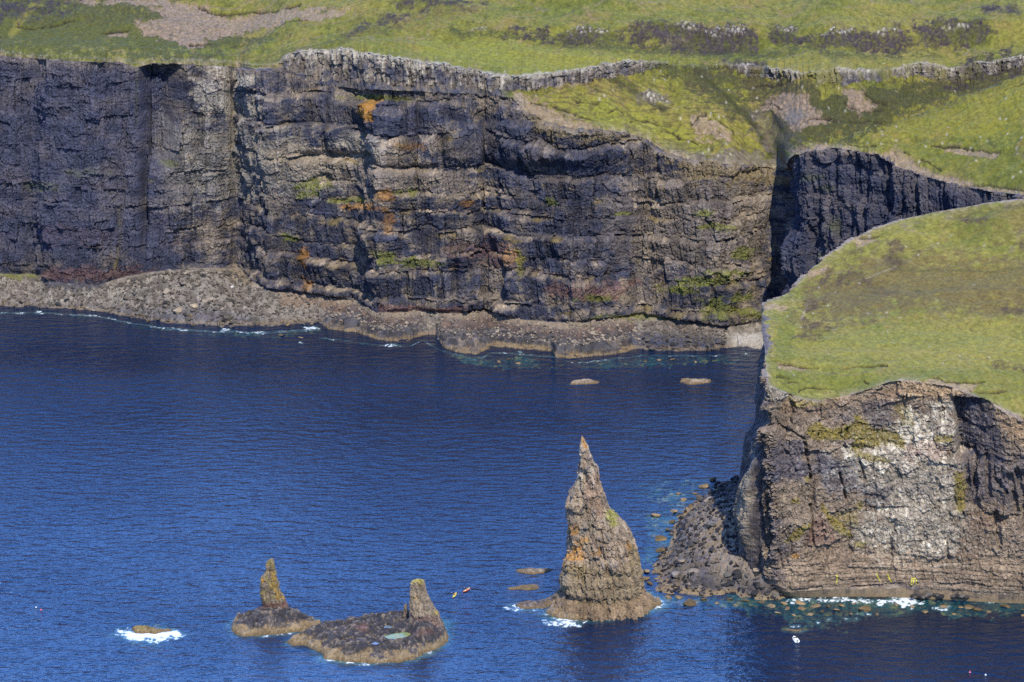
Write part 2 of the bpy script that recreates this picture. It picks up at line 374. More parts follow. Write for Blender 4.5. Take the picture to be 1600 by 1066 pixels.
    zl = [-30, 2, 14, 27, 34.5, 46, 54, 61.5, 73, 89, 104, 118, 132, 160]
    lw = tab(px, [(-230, .25), (215, .25), (260, .5), (430, .8), (480, 1.3), (800, 1.25), (900, 1.0), (1190, .9), (1225, .4), (1830, .3)])
    disp = np.zeros(D.shape, f4)
    dC, o, wz, li, f, th = rock(U[cl], Z[cl], 100, zl=zl)
    Ht = np.maximum(zk[2] - zk[1], 20)
    lw = lw * o['lv'] * sst(112, 92, Z[cl] + 6 * o['m3'])
    dC = dC + lw * (th / Ht * dd) * (f - np.clip((f - o['ts']) / (1 - o['ts']), 0, 1)) * 1.3 - lw * 1.4 * np.exp(-(f / .08) ** 2) * (.6 + .8 * o['m2'])
    p, y = PXg[cl], PYg[cl]
    dC -= 9 * np.exp(-((p - 224) / 5.5) ** 2) * sst(440, 330, y)          # waterfall cleft
    dC -= 11 * sst(226, 231, p) * sst(282, 262, p + (y - 180) * .12) * sst(275, 240, y)   # shaded recess beside it
    dC += 3.5 * sst(258, 275, p) * sst(470, 380, p) * sst(290, 240, y)
    dC -= 4.5 * np.exp(-((p - 712) / 5) ** 2) * sst(430, 400, np.abs(y - 440) + 380)  # notch near the centre
    dC -= 6 * np.exp(-((p - 786) / 7) ** 2 - ((y - 445) / 30) ** 2)
    dC -= 2.5 * np.exp(-((p - 413 - (y - 300) * .02) / 2.0) ** 2)
    dC -= 3 * np.exp(-((p - 1222) / 6) ** 2)
    dC -= 4 * sst(520, 540, p) * sst(735, 700, p) * sst(163, 158, y)       # undercut beneath the cap rock
    dC += 4 * sst(690, 705, p) * sst(980, 900, p) * sst(185, 200, y) * sst(265, 240, y)   # dark columnar buttress
    dC -= 3.5 * sst(455, 470, p) * sst(590, 575, p) * np.exp(-((y - 243) / 6) ** 2)
    dC -= 3.5 * sst(590, 600, p) * sst(690, 680, p) * np.exp(-((y - 262 + (p - 640) * .05) / 5) ** 2)
    bh = sst(1226, 1240, p)                                           # bay-head wall: deep chimneys
    kb = cols1(U[cl] / 8 + .2 * fbm(U[cl] / 5, Z[cl] / 12, 3, 446), (Z[cl] / 34 + .6 * fbm(U[cl] / 12, Z[cl] / 40, 2, 447)).astype(int), 445); dC += bh * (3.2 * fbm(U[cl] / 9, Z[cl] / 60, 3, 444) + 4.5 * (kb[0] - .5))
    dC *= sst(0, .025, T[cl])[:, None] * .85 + .15
    disp[cl] = dC
    # carry the edge relief a little way onto beach and turf
    top = dC[-1]
    dist = np.hypot(D - D[r0[2]], Z - Z[r0[2]])
    disp[r0[2] + 1:] += (top * np.exp(-dist[r0[2] + 1:] / 7)).astype(f4)
    dist = np.hypot(D - D[r0[1]], Z - Z[r0[1]])
    disp[:r0[1]] += (dC[0] * np.exp(-dist[:r0[1]] / 5)).astype(f4)
    # cap-rock band
    bd = slice(r0[5], r0[6] + 1)
    bhgt = np.clip((zk[6] - zk[5]) / 6, 0, 1)
    b1, b2, br = cells(U[bd] / 2.2, Z[bd] / 9 + U[bd] / 90, 61)
    k3 = cols1(U[bd] / 4.5, (Z[bd] / 5).astype(int), 64); k4 = cols1(U[bd] / 1.6, (Z[bd] / 3).astype(int), 65)
    dB = (2.2 * (k3[0] - .5) + 1.0 * (k4[0] - .5) + 1.6 * (br - .5) + 1.0 * (b2 - b1) + 1.6 * fbm(U[bd] / 10, Z[bd] / 30, 3, 62) + .9 * fbm(U[bd] / 1.5, Z[bd] / 2, 3, 63)) * bhgt
    disp[bd] += dB
    dist = np.hypot(D - D[r0[6]], Z - Z[r0[6]]); disp[r0[6] + 1:] += (dB[-1] * np.exp(-dist[r0[6] + 1:] / 3)).astype(f4)
    dist = np.hypot(D - D[r0[5]], Z - Z[r0[5]]); disp[r0[2] + 1:r0[5]] += (dB[0] * np.exp(-dist[r0[2] + 1:r0[5]] / 3)).astype(f4)
    # --- ground relief
    gr = slice(r0[2], None)
    fade = sst(0, 12, np.hypot(D - D[r0[2]], Z - Z[r0[2]])[gr])
    dz = 2.9 * fbm(X[gr] / 52, D[gr] / 40, 4, 71) + .55 * fbm(X[gr] / 7, D[gr] / 7, 4, 72) + .42 * fbm(X[gr] / 2.2, D[gr] / 2.2, 3, 73)
    sl = np.zeros(D.shape, f4)
    steep = ((seg == 2) | (seg == 3) | (seg == 4))[gr][:, None] * (1 - .0 * px)
    dz = dz + steep * (2.6 * ridge(X[gr] / 34 + .02 * D[gr], D[gr] / 60, 3, 76) - 1.0) * sst(780, 860, PXg[gr])
    dz = dz + steep * .9 * ridge(X[gr] / 14 + .3 * fbm(X[gr] / 20, D[gr] / 20, 2, 74), D[gr] / 4.2, 2, 75)
    Z2 = Z.copy(); Z2[gr] += dz * fade
    be = slice(0, r0[1])
    c1, c2, rr = cells(X[be] / 2.4, D[be] / 2.4, 81); e1, e2, re = cells(X[be] / 5.5, D[be] / 5.5, 82)
    rub = 1.1 * (rr - .35) * sst(.9, .1, c1) + 1.5 * (re - .5) + .8 * fbm(X[be] / 3, D[be] / 3, 3, 83)
    h1, h2, rh = cells(X[be] / 7 + .3 * fbm(X[be] / 4, D[be] / 4, 3, 86), D[be] / 5.5, 85)
    sh = 1.6 * (rh - .5) + 1.0 * (re - .5) + .8 * (rr - .5) + 1.2 * fbm(X[be] / 8, D[be] / 5, 5, 84, .6) - .8 * np.exp(-(h2 - h1) / .05)
    Z2[be] += (rub * (1 - shelf) + sh * shelf) * sst(-1.8, 1.2, Z[be]) * sst(1.02, .93, tb)
    # --- scars cut into the turf (turf lip stands ~1.5 m above bare soil)
    soil = np.zeros(D.shape, f4); lip = np.zeros(D.shape, f4); heath = np.zeros(D.shape, f4); stony = np.zeros(D.shape, f4); bright = np.zeros(D.shape, f4); rockg = np.zeros(D.shape, f4)
    for pts, rg in (([(232, 14), (300, 2), (350, 18), (430, 13), (470, 8), (545, 16), (530, 26), (450, 32), (430, 45), (390, 50), (350, 58), (318, 68), (302, 82), (290, 70), (248, 58), (210, 46), (205, 36), (255, 30)], 8), ([(100, 2), (240, 0), (300, 8), (240, 13), (150, 8)], 6), ([(160, 46), (200, 48), (198, 58), (170, 56)], 5),
                    ([(1198, 160), (1225, 150), (1262, 152), (1284, 186), (1280, 198), (1240, 206), (1222, 184), (1200, 176)], 6), ([(1318, 140), (1338, 142), (1352, 160), (1380, 172), (1345, 180), (1322, 166)], 6),
                    ([(1462, 231), (1500, 231), (1562, 243), (1556, 251), (1520, 249), (1490, 241)], 2), ([(1185, 170), (1212, 166), (1205, 180), (1190, 184)], 4), ([(1080, 190), (1105, 188), (1148, 212), (1140, 222), (1090, 214)], 9), ([(1268, 184), (1300, 188), (1290, 196), (1262, 200)], 5),
                    ([(960, 214), (1010, 218), (1050, 240), (1100, 258), (1060, 262), (1000, 236)], 8), ([(800, 140), (830, 150), (880, 175), (940, 200), (870, 200), (800, 165)], 10), ([(1330, 236), (1400, 240), (1450, 268), (1520, 286), (1580, 296), (1600, 302), (1500, 296), (1400, 262)], 5), ([(1225, 236), (1262, 226), (1300, 228), (1262, 240)], 5)):
        soil = np.maximum(soil, S_.poly(pts, 2, rg))
    for pts in ([(310, 8), (330, 14), (352, 18), (392, 14), (430, 15), (470, 8)], [(25, 39), (55, 40), (80, 35), (115, 28)], [(1455, 230), (1500, 230), (1530, 237), (1562, 243)], [(1320, 224), (1345, 229), (1368, 229)], [(1188, 170), (1205, 166), (1222, 173)], [(1080, 198), (1092, 187), (1104, 185)], [(1105, 191), (1120, 191), (1145, 205), (1148, 215)], [(1060, 214), (1075, 216), (1090, 222)], [(1182, 142), (1215, 138), (1240, 130)], [(1350, 152), (1370, 166), (1384, 170)], [(1300, 190), (1330, 192), (1378, 191)], [(1262, 190), (1300, 186)], [(830, 158), (860, 162), (900, 178)], [(1020, 172), (1048, 172)], [(1320, 164), (1345, 174), (1380, 176)], [(160, 46), (200, 46)], [(220, 72), (242, 74)], [(296, 68), (330, 70)], [(440, 36), (480, 32)], [(1570, 152), (1600, 142)], [(1490, 290), (1540, 288), (1600, 297)], [(1412, 244), (1436, 252), (1470, 268)],
                [(900, 156), (935, 160)], [(950, 174), (975, 173)], [(985, 190), (1010, 188), (1030, 196)], [(1040, 204), (1062, 214)], [(905, 182), (932, 186)]):
        lip = np.maximum(lip, S_.line(pts, 1.3, 2.0))
    for pts, rg in (([(850, 66), (885, 42), (905, 40), (955, 44), (980, 55), (990, 40), (1025, 36), (1070, 42), (1100, 41), (1165, 40), (1187, 65), (1182, 80), (1120, 84), (1060, 80), (1040, 70), (970, 66), (900, 70)], 7), ([(1196, 52), (1210, 42), (1240, 44), (1248, 56), (1275, 60), (1300, 44), (1350, 42), (1410, 40), (1430, 62), (1440, 74), (1380, 80), (1280, 76), (1230, 72), (1200, 64)], 6),
                    ([(1425, 40), (1460, 34), (1500, 36), (1545, 40), (1550, 60), (1530, 72), (1470, 76), (1440, 72)], 6), ([(1530, 10), (1560, 4), (1565, 20), (1540, 24)], 4), ([(1570, 10), (1592, 8), (1592, 26), (1574, 26)], 3), ([(800, 44), (860, 48), (850, 60), (790, 58)], 9),
                    ([(1510, 88), (1600, 84), (1600, 128), (1560, 124), (1500, 136), (1470, 148), (1490, 130)], 10), ([(560, 38), (640, 18), (600, 40), (545, 58)], 9), ([(640, 0), (760, 2), (720, 12), (620, 10)], 8), ([(0, 0), (120, 4), (60, 18), (0, 28)], 14), ([(1130, 96), (1190, 104), (1170, 114), (1130, 108)], 6)):
        heath = np.maximum(heath, S_.poly(pts, 6, rg * 1.6))
    for pts, rg in (([(885, 44), (900, 38), (960, 42), (958, 49), (890, 50)], 4), ([(1055, 42), (1075, 36), (1095, 44), (1085, 48)], 4), ([(1100, 46), (1135, 40), (1165, 41), (1170, 50), (1105, 54)], 5), ([(1212, 44), (1244, 44), (1244, 52), (1215, 52)], 4), ([(1285, 52), (1300, 43), (1332, 43), (1330, 52), (1295, 56)], 4), ([(1358, 46), (1375, 38), (1400, 40), (1412, 48), (1370, 52)], 4), ([(735, 44), (762, 44), (758, 50), (738, 49)], 3), ([(1000, 148), (1040, 148), (1046, 162), (1015, 165)], 6), ([(806, 146), (832, 158), (830, 166), (806, 158)], 6), ([(1470, 46), (1510, 42), (1512, 48), (1475, 52)], 3)):
        stony = np.maximum(stony, S_.poly(pts, 2, rg))
    up_ = slice(r0[2], None)
    for a in (soil, lip, heath, stony): a[:r0[2]] = 0
    f1, f2, rs = cells(X / 1.5, D / 2.2, 91)
    Z2 += stony * (.7 * rs - .2)
    heath_n = heath * (.55 + .45 * sst(-.35, .25, fbm(X / 5, D / 9, 4, 92)))
    Z2 += -soil * .9 + heath * .5 * fbm(X / 2.2, D / 2.2, 3, 93) - lip * 1.0
    # --- colours
    C = np.zeros(D.shape + (3,), f4)
    # cliff
    m1, m2, m3, sk, li_, ff = o['m1'], o['m2'], o['m3'], o['streak'], o['li'], o['f']
    c = mix(np.broadcast_to(DARK, m1.shape + (3,)), BROWN, sst(-.15, .55, m1 + .35 * m2))
    right = sst(240, 300, p); mid = sst(430, 480, p) * sst(1240, 1200, p)
    c = mix(c, TAN * .8, sst(.05, .7, m2 + .5 * m3) * (.25 + .45 * mid + .25 * right * (1 - mid)))
    lt = sst(o['ts'] - .02, o['ts'] + .1, ff) * lw
    c = mix(c, TAN * (1 + .5 * m2)[..., None], np.clip(lt * (.5 + .9 * m2), 0, .9) * (1 - .35 * sst(820, 900, p)))
    c = mix(c, RED, sst(.12, .0, ff) * np.isin(li_, (1, 3, 6)) * (.35 + .5 * sst(-.2, .4, m2)) * .8)
    c = mix(c, PALE * .75, sst(.22, .75, sk + .35 * m2) * (.10 + .24 * right))
    c = c * (1 + .45 * o['hb'] * sst(-.4, .3, m3 + .4))[..., None]
    s2 = PixelMask(p, y, 33)
    def P(tint, amt, kind, *a, **k):
        nonlocal c
        c = mix(c, tint, np.clip(getattr(s2, kind)(*a, **k) * amt, 0, 1))
    P(PALE, .75, 'poly', [(310, 106), (345, 104), (375, 112), (410, 118), (412, 140), (390, 132), (350, 125), (320, 118)], 3, 9)
    P(PALE, .55, 'poly', [(296, 130), (340, 128), (420, 160), (415, 190), (300, 165)], 5, 16)
    P(PALE * .7, .5, 'poly', [(230, 190), (400, 190), (560, 250), (520, 300), (250, 320)], 8, 26)
    P(TAN, .55, 'poly', [(440, 225), (600, 222), (700, 260), (800, 300), (700, 310), (520, 285), (430, 262)], 6, 20)
    P(PALE * .8, .5, 'poly', [(530, 205), (600, 208), (600, 250), (540, 240)], 4, 14)
    P(TAN, .5, 'poly', [(950, 270), (1100, 260), (1210, 275), (1205, 400), (1010, 430), (930, 380)], 8, 30)
    P(DARK, .7, 'poly', [(700, 196), (800, 180), (870, 205), (960, 225), (940, 262), (800, 262), (720, 240)], 4, 12)
    P(DARK, .6, 'poly', [(450, 150), (560, 165), (700, 160), (690, 205), (580, 205), (470, 200)], 4, 12)
    P(DARK, .6, 'poly', [(800, 262), (940, 262), (1000, 330), (990, 420), (850, 400), (800, 330)], 6, 25)
    P(RED * .9, .5, 'poly', [(70, 352), (180, 358), (175, 380), (80, 378)], 4, 14)
    P(RED, .6, 'poly', [(70, 418), (240, 420), (235, 436), (80, 442)], 3, 8)
    P(RED * 1.1, .6, 'poly', [(850, 448), (1000, 440), (960, 466), (860, 462)], 3, 10)
    P(RED * 1.2, .7, 'poly', [(590, 474), (720, 478), (720, 492), (590, 490)], 3, 6)
    P(RED, .5, 'poly', [(690, 380), (800, 372), (800, 410), (720, 405)], 4, 12)
    P(BROWN * .6, .7, 'line', [(196, 160), (194, 250), (190, 330), (180, 420)], 5, 6)
    P(LICH * .6, .6, 'line', [(186, 320), (188, 370), (180, 418)], 3, 5)
    P(GD * 1.3, .7, 'line', [(214, 110), (213, 195)], 3, 4)
    P(ORANGE, .95, 'poly', [(569, 150), (588, 150), (589, 192), (582, 188), (577, 197), (569, 186)], 2, 3)
    P(ORANGE * .9, .8, 'ell', 478, 402, 9, 17, rag=.7); P(ORANGE * .8, .6, 'ell', 484, 442, 12, 12, rag=.8)
    P(ORANGE * .8, .7, 'ell', 603, 304, 14, 12, rag=.8); P(ORANGE * .8, .7, 'ell', 566, 322, 40, 7, rag=.7); P(ORANGE * .7, .6, 'ell', 608, 345, 10, 18, rag=.9); P(ORANGE * .8, .6, 'ell', 728, 316, 10, 8, rag=.8); P(ORANGE * .7, .55, 'ell', 642, 225, 30, 7, rag=.7); P(ORANGE * .8, .5, 'ell', 800, 400, 16, 18, rag=.9)
    for (a, b_, rx, ry) in ((490, 288, 32, 8), (480, 303, 20, 6), (548, 314, 34, 5), (643, 297, 13, 7), (622, 299, 9, 5), (604, 402, 15, 16), (655, 410, 40, 9), (568, 153, 36, 4), (612, 156, 36, 4), (1098, 438, 52, 11), (1130, 425, 34, 6), (990, 495, 62, 6), (1060, 452, 34, 8), (1120, 480, 34, 16), (1118, 352, 26, 6), (1105, 330, 14, 6), (265, 255, 14, 6), (232, 283, 8, 4), (860, 315, 10, 8), (975, 332, 24, 3), (815, 408, 7, 24), (70, 290, 40, 10), (130, 270, 30, 8), (1180, 490, 34, 12), (1270, 275, 22, 8), (1290, 295, 14, 5), (1305, 350, 10, 14), (1285, 400, 14, 6), (1150, 465, 26, 10), (455, 372, 16, 8), (1160, 395, 24, 10), (930, 465, 36, 6)):
        P(G2 * 1.1 if rx > 8 else G1, .85, 'ell', a, b_, rx, ry, rag=.9)
    vg = sst(.25, .7, fbm(U[cl] / 12, Z[cl] / 5, 4, 120)) * sst(.66, .8, ff) * mid
    c = mix(c, G3, vg * .7)
    c = mix(c, BLACK, np.clip(o['crack'], 0, 1) * .6)
    c = c * (.80 + .4 * o['rb'])[..., None] * (.78 + .44 * o['q3'])[..., None]
    for pts_ in ([(1040, 236), (1090, 250), (1215, 258), (1216, 292), (1150, 286), (1080, 276)], [(800, 150), (860, 186), (930, 200), (1010, 215), (1010, 226), (930, 214), (850, 205)]):
        P(TAN * .85, .8, 'poly', pts_, 3, 16); P(G3, .55, 'poly', pts_, 3, 22)
    blu = (1 - right) * .8  # navy wash: near-shadow tone of the left cliff put into its colour
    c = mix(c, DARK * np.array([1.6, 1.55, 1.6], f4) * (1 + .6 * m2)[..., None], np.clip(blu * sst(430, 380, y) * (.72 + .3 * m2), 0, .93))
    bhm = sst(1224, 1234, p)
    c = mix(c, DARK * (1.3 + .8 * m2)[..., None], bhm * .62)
    # pale weathered rim at the top of the face
    rim = np.exp(-((1 - T[cl]) / .02))[:, None] * (.5 + .5 * m2)
    c = mix(c, TAN * 1.15, np.clip(rim, 0, .9) * sst(1240, 1200, p) + np.clip(rim, 0, .9) * bhm * .8)
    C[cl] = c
    # turf
    U_, D_ = X[gr], D[gr]
    a1, a2, a3 = fbm(U_ / 60, D_ / 70, 4, 130), fbm(U_ / 14, D_ / 22, 5, 131, .6), fbm(U_ / 3, D_ / 6, 4, 132, .6)
    lush = np.clip(.5 + .9 * a1 + .35 * a2, 0, 1)
    t = mix(np.broadcast_to(G2, U_.shape + (3,)), G1, lush)
    t = mix(t, G3, sst(-.1, .6, a2 + .5 * a3) * .7); t = mix(t, GD, sst(.2, .6, fbm(U_ / 9, D_ / 12, 5, 133, .7)) * .6); t = t * (1 + .45 * a3 + .2 * a2)[..., None]
    t = mix(t, SOIL * .75, sst(.62, .8, ridge(U_ / 40 + .6 * a2, D_ / 26, 1, 134)) * .0 + sst(.93, .98, ridge(U_ / 46 + .25 * a2, D_ / 30, 1, 135)) * .5)
    pg, yg = PXg[gr], PYg[gr]
    s3 = PixelMask(pg, yg, 35)
    def Pt(tint, amt, kind, *a, **k):
        nonlocal t
        t = mix(t, tint, np.clip(getattr(s3, kind)(*a, **k) * amt, 0, 1))
    Pt(GD, .95, 'poly', [(-100, -10), (240, -10), (420, 60), (300, 92), (0, 84), (-200, 80)], 6, 34)  # two passes paint the left hollow's shade into the turf
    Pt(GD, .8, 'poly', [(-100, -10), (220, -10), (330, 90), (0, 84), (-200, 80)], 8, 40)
    Pt(G2 * .75, .5, 'poly', [(0, 30), (200, 30), (290, 80), (120, 92), (0, 80)], 6, 22)
    Pt(G1 * .9, .8, 'line', [(60, 2), (40, 20), (18, 50)], 6, 5)
    Pt(G2 * 1.05, .7, 'poly', [(470, 82), (530, 60), (620, 62), (700, 96), (600, 88), (540, 80)], 5, 14)
    Pt(G2, .6, 'poly', [(860, 178), (1000, 190), (1020, 215), (920, 205)], 5, 10)
    Pt(np.array([.070, .064, .028], f4), 1.15, 'poly', [(1090, 98), (1190, 118), (1300, 150), (1440, 130), (1600, 108), (1600, 140), (1440, 190), (1320, 215), (1240, 228), (1190, 170), (1130, 130)], 6, 20)
    Pt(GD * 1.05, 1.1, 'poly', [(1000, 88), (1060, 92), (1110, 104), (1190, 190), (1170, 200), (1060, 130), (1000, 110)], 6, 18)
    Pt(GD, 1.0, 'poly', [(700, 42), (900, 62), (1200, 84), (1480, 84), (1400, 92), (1100, 90), (860, 72), (720, 62)], 5, 14)
    Pt(G2 * 1.05, .6, 'poly', [(1320, 222), (1450, 215), (1600, 250), (1620, 298), (1500, 280), (1420, 240)], 5, 14)
    Pt(G3 * .8, .6, 'poly', [(540, 58), (600, 30), (700, 8), (760, 14), (640, 40)], 6, 20)
    Pt(GD * .8, .45, 'poly', [(400, 95), (480, 70), (560, 52), (560, 62), (490, 84), (440, 98)], 4, 10)
    Pt(GD * .8, 1.0, 'line', [(1088, 108), (1120, 140), (1160, 180), (1192, 222), (1212, 250)], 5, 7); Pt(GD * .9, .8, 'line', [(940, 120), (1000, 150), (1040, 175)], 5, 8)
    Pt(GD * .9, .9, 'poly', [(1195, 180), (1300, 150), (1420, 140), (1520, 130), (1440, 186), (1340, 214), (1240, 230)], 6, 22)
    Pt(BROWN * .95, .9, 'poly', [(1040, 226), (1100, 236), (1215, 236), (1240, 262), (1200, 270), (1060, 262)], 4, 16); Pt(BROWN * .8, .8, 'poly', [(990, 150), (1040, 148), (1048, 164), (1000, 166)], 3, 8); Pt(BROWN * .8, .7, 'poly', [(1170, 178), (1225, 186), (1240, 236), (1200, 240), (1180, 210)], 4, 14)
    Pt(G1 * np.array([.95, 1.08, .8], f4), .8, 'poly', [(640, 70), (760, 58), (900, 84), (1100, 92), (1000, 98), (820, 112), (700, 92)], 5, 14); Pt(G1 * np.array([.95, 1.08, .8], f4), .8, 'poly', [(840, 150), (960, 160), (1120, 230), (1060, 235), (960, 205), (880, 180)], 5, 18); Pt(G1 * np.array([1, 1.05, .8], f4), .75, 'poly', [(1400, 190), (1500, 162), (1640, 122), (1640, 225), (1500, 222), (1380, 212)], 8, 22); Pt(G1, .7, 'poly', [(1200, 98), (1290, 92), (1420, 92), (1520, 84), (1500, 98), (1300, 112), (1230, 112)], 4, 10)
    # small peat steps and stones on the steep ground
    st = steep[..., None][..., 0] * sst(.5, .75, ridge(U_ / 11, D_ / 3.2, 3, 140) + .3 * a2)
    t = mix(t, PEAT_SHADE * 1.6, st * (.3 + .7 * sst(1290, 1180, pg)) * .5)
    dots = (cells(U_ / 3.2, D_ / 6, 141)); dm = sst(.22, .1, dots[0]) * (dots[2] > .9)
    t = mix(t, PALE, dm * sst(40, 160, yg) * .5)
    sg = soil[gr]; sc = SOIL * (.75 + .5 * np.clip(.5 + .8 * a3, 0, 1))[..., None]
    sc = mix(sc, BROWN * .8, sst(.1, .5, a3 + .3 * a2) * .8); sc = mix(sc, PALE, sst(.35, .7, -a3) * .4)
    sc = mix(sc, np.array([.16, .155, .16], f4), s3.ell(1244, 178, 22, 14, rag=.8) * .7)
    t = mix(t, sc, np.clip(sg, 0, 1) * .92)
    t = mix(t, HEATH * (1 + .6 * a3)[..., None], np.clip(heath[gr] * (1.0 + .7 * a3 + .7 * a2), 0, .95))
    t = mix(t, PALE * (.3 + .6 * rs[gr])[..., None], np.clip(stony[gr] * sst(.56, .3, f1[gr]) * (.35 + .8 * rs[gr]), 0, .9))
    t = mix(t, PEAT_SHADE, lip[gr] * .9)  # lip lines: bare peat together with painted overhang shade
    # band of cap rock
    n5, n6 = r0[5] - r0[2], r0[6] - r0[2]
    bw = np.zeros(U_.shape, f4); bw[n5:n6 + 1] = bhgt
    bw[n6 + 1:n6 + 6] = bhgt * np.array([.8, .55, .3, .15, .05])[:, None]
    bs = fbm(U[bd] / 1.3, Z[bd] / 14, 4, 150, .6)
    bc = mix(np.broadcast_to(BROWN, br.shape + (3,)), PALE * .95, np.clip(.12 + .9 * bs + .5 * (br - .5), 0, 1))
    bc = bc * (.62 + .76 * k4[1])[..., None]; bc = mix(bc, BLACK * 1.5, sst(.14, .02, b2 - b1) * .5)
    bc = mix(bc, DARK * 1.2, np.clip(sst(-.15, .45, fbm(U[bd] / 6, Z[bd] / 8, 4, 151)) * (.55 + .35 * sst(900, 700, PXg[bd])), 0, 1))
    tt = T[bd][:, None]
    bc = mix(bc, PALE * 1.1, sst(.62, 1, tt) * (.55 + .4 * bs))
    full = np.zeros(U_.shape + (3,), f4); full[n5:n6 + 1] = bc; full[n6 + 1:] = PALE * .9
    gaps = .35 + .65 * sst(-.25, .1, fbm(U_ / 12, D_ / 9, 3, 152)); gaps = np.where(pg < 1040, 1, gaps)
    t = mix(t, full, bw * gaps)
    capm = sst(438, 446, pg) * sst(800, 780, pg); capm[n5:] = 0
    cr_ = mix(np.broadcast_to(DARK * 1.2, U_.shape + (3,)), BROWN, np.clip(.4 + a3 + .5 * a2, 0, 1)); cr_ = mix(cr_, G3, sst(.2, .6, a2) * .5)
    t = mix(t, cr_, capm * .93)
    edge = np.exp(-np.hypot(D - D[r0[2]], Z - Z[r0[2]])[gr] / 2.5) * (1 - .8 * capm)
    t = mix(t, TAN * (.9 + .4 * a3)[..., None], np.clip(edge * (.55 + 1.1 * a3 + .8 * a2), 0, .9))
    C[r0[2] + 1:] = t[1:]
    # beach
    Xb, Db, Zb, pb, yb = X[be], D[be], Z2[be], PXg[be], PYg[be]
    q1, q2 = fbm(Xb / 20, Db / 9, 4, 160), fbm(Xb / 3, Db / 3, 4, 161)
    bcol = mix(np.broadcast_to(np.array([.21, .185, .155], f4), Xb.shape + (3,)), BROWN, np.clip(.45 + .9 * q1 + .3 * q2, 0, 1) * .7)
    bcol = bcol * (.6 + .8 * rr)[..., None]
    shc = mix(np.broadcast_to(np.array([.062, .058, .064], f4), Xb.shape + (3,)), BROWN, sst(.0, .6, q1 + .4 * q2) * .5)
    shc = shc * (.6 + .8 * rr)[..., None] * (.75 + .5 * rh)[..., None]
    shc = mix(shc, TAN * .8, sst(.2, .6, q2 + .4 * q1) * .5)
    shc = mix(shc, RED * .6 + TAN * .3, sst(.55, .75, tb) * (1 - .6 * sst(.8, .95, tb)) * (.5 + .6 * q2) * .8)
    shc = mix(shc, TAN, sst(.78, .95, tb) * .7)
    bcol = bcol * (1 - shelf[None, :, None]) + shc * shelf[None, :, None]
    dk_b = sst(960, 1010, pb) * sst(1145, 1120, pb) * sst(.62, .4, tb) + sst(330, 180, tb * 700) * 0
    bcol = mix(bcol, DARK * (.8 + .8 * rr)[..., None], np.clip(dk_b * .8 + sst(.3, .12, tb) * .55 * (1 - shelf), 0, 1))
    bcol = mix(bcol, np.array([.40, .37, .33], f4), sst(1138, 1150, pb) * sst(.03, .08, tb) * sst(.75, .5, tb) * .9)
    s4 = PixelMask(pb, yb, 36)
    bcol = mix(bcol, G2, s4.ell(30, 431, 36, 6, rag=.8) * .8)
    bcol = mix(bcol, DARK, s4.poly([(70, 436), (165, 432), (160, 448), (120, 455), (72, 446)], 3, 6) * .8)
    bcol = mix(bcol, TAN * .75, s4.poly([(340, 420), (375, 418), (402, 448), (390, 450), (350, 428)], 3, 5) * .9)
    bcol = mix(bcol, np.array([.26, .17, .11], f4), s4.poly([(430, 455), (480, 458), (545, 472), (520, 480), (440, 478)], 3, 8) * .6)
    bcol = mix(bcol, G2, s4.ell(995, 495, 60, 6, rag=.8) * .75)
    wet = sst(1.7, .9, Zb + .6 * q2)
    bcol = mix(bcol, FRINGE, wet * .75 * (.5 + .5 * shelf + .3 * q1)); bcol = mix(bcol, BLACK, sst(.25, -.1, Zb) * .6)
    C[be] = bcol
    # --- final positions
    Xd = X + nx[None] * disp; Yd = D + ny[None] * disp
    def cut(a, b_): return (Xd[a:b_ + 1], Yd[a:b_ + 1], Z2[a:b_ + 1], C[a:b_ + 1])
    o1 = grid('beach', *cut(0, r0[1]), M_beach, kind='structure')
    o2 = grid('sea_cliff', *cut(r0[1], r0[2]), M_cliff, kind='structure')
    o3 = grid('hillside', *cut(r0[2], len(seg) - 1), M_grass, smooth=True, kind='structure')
    me = o3.data; fl = np.ones(len(me.polygons), bool); a, b_ = (r0[5] - r0[2]) * (len(px) - 1), (r0[6] - r0[2] + 1) * (len(px) - 1)
    fl[a:b_] = False; me.polygons.foreach_set('use_smooth', fl)
    tag(o1, 'boulder beach and dark rock shelves below the long cliff'); tag(o2, 'long dark layered basalt cliff across the bay'); tag(o3, 'green moorland with scars and rock bands above the cliff')
    shore = np.stack([Xd[6], Yd[6]], -1)[::6]
    return dict(X=Xd[:r0[1]], Y=Yd[:r0[1]], Z=Z2[:r0[1]], px=PXg[:r0[1]], py=PYg[:r0[1]], t=np.broadcast_to(tb, Xb.shape), shore=shore)
FAR = far_coast()
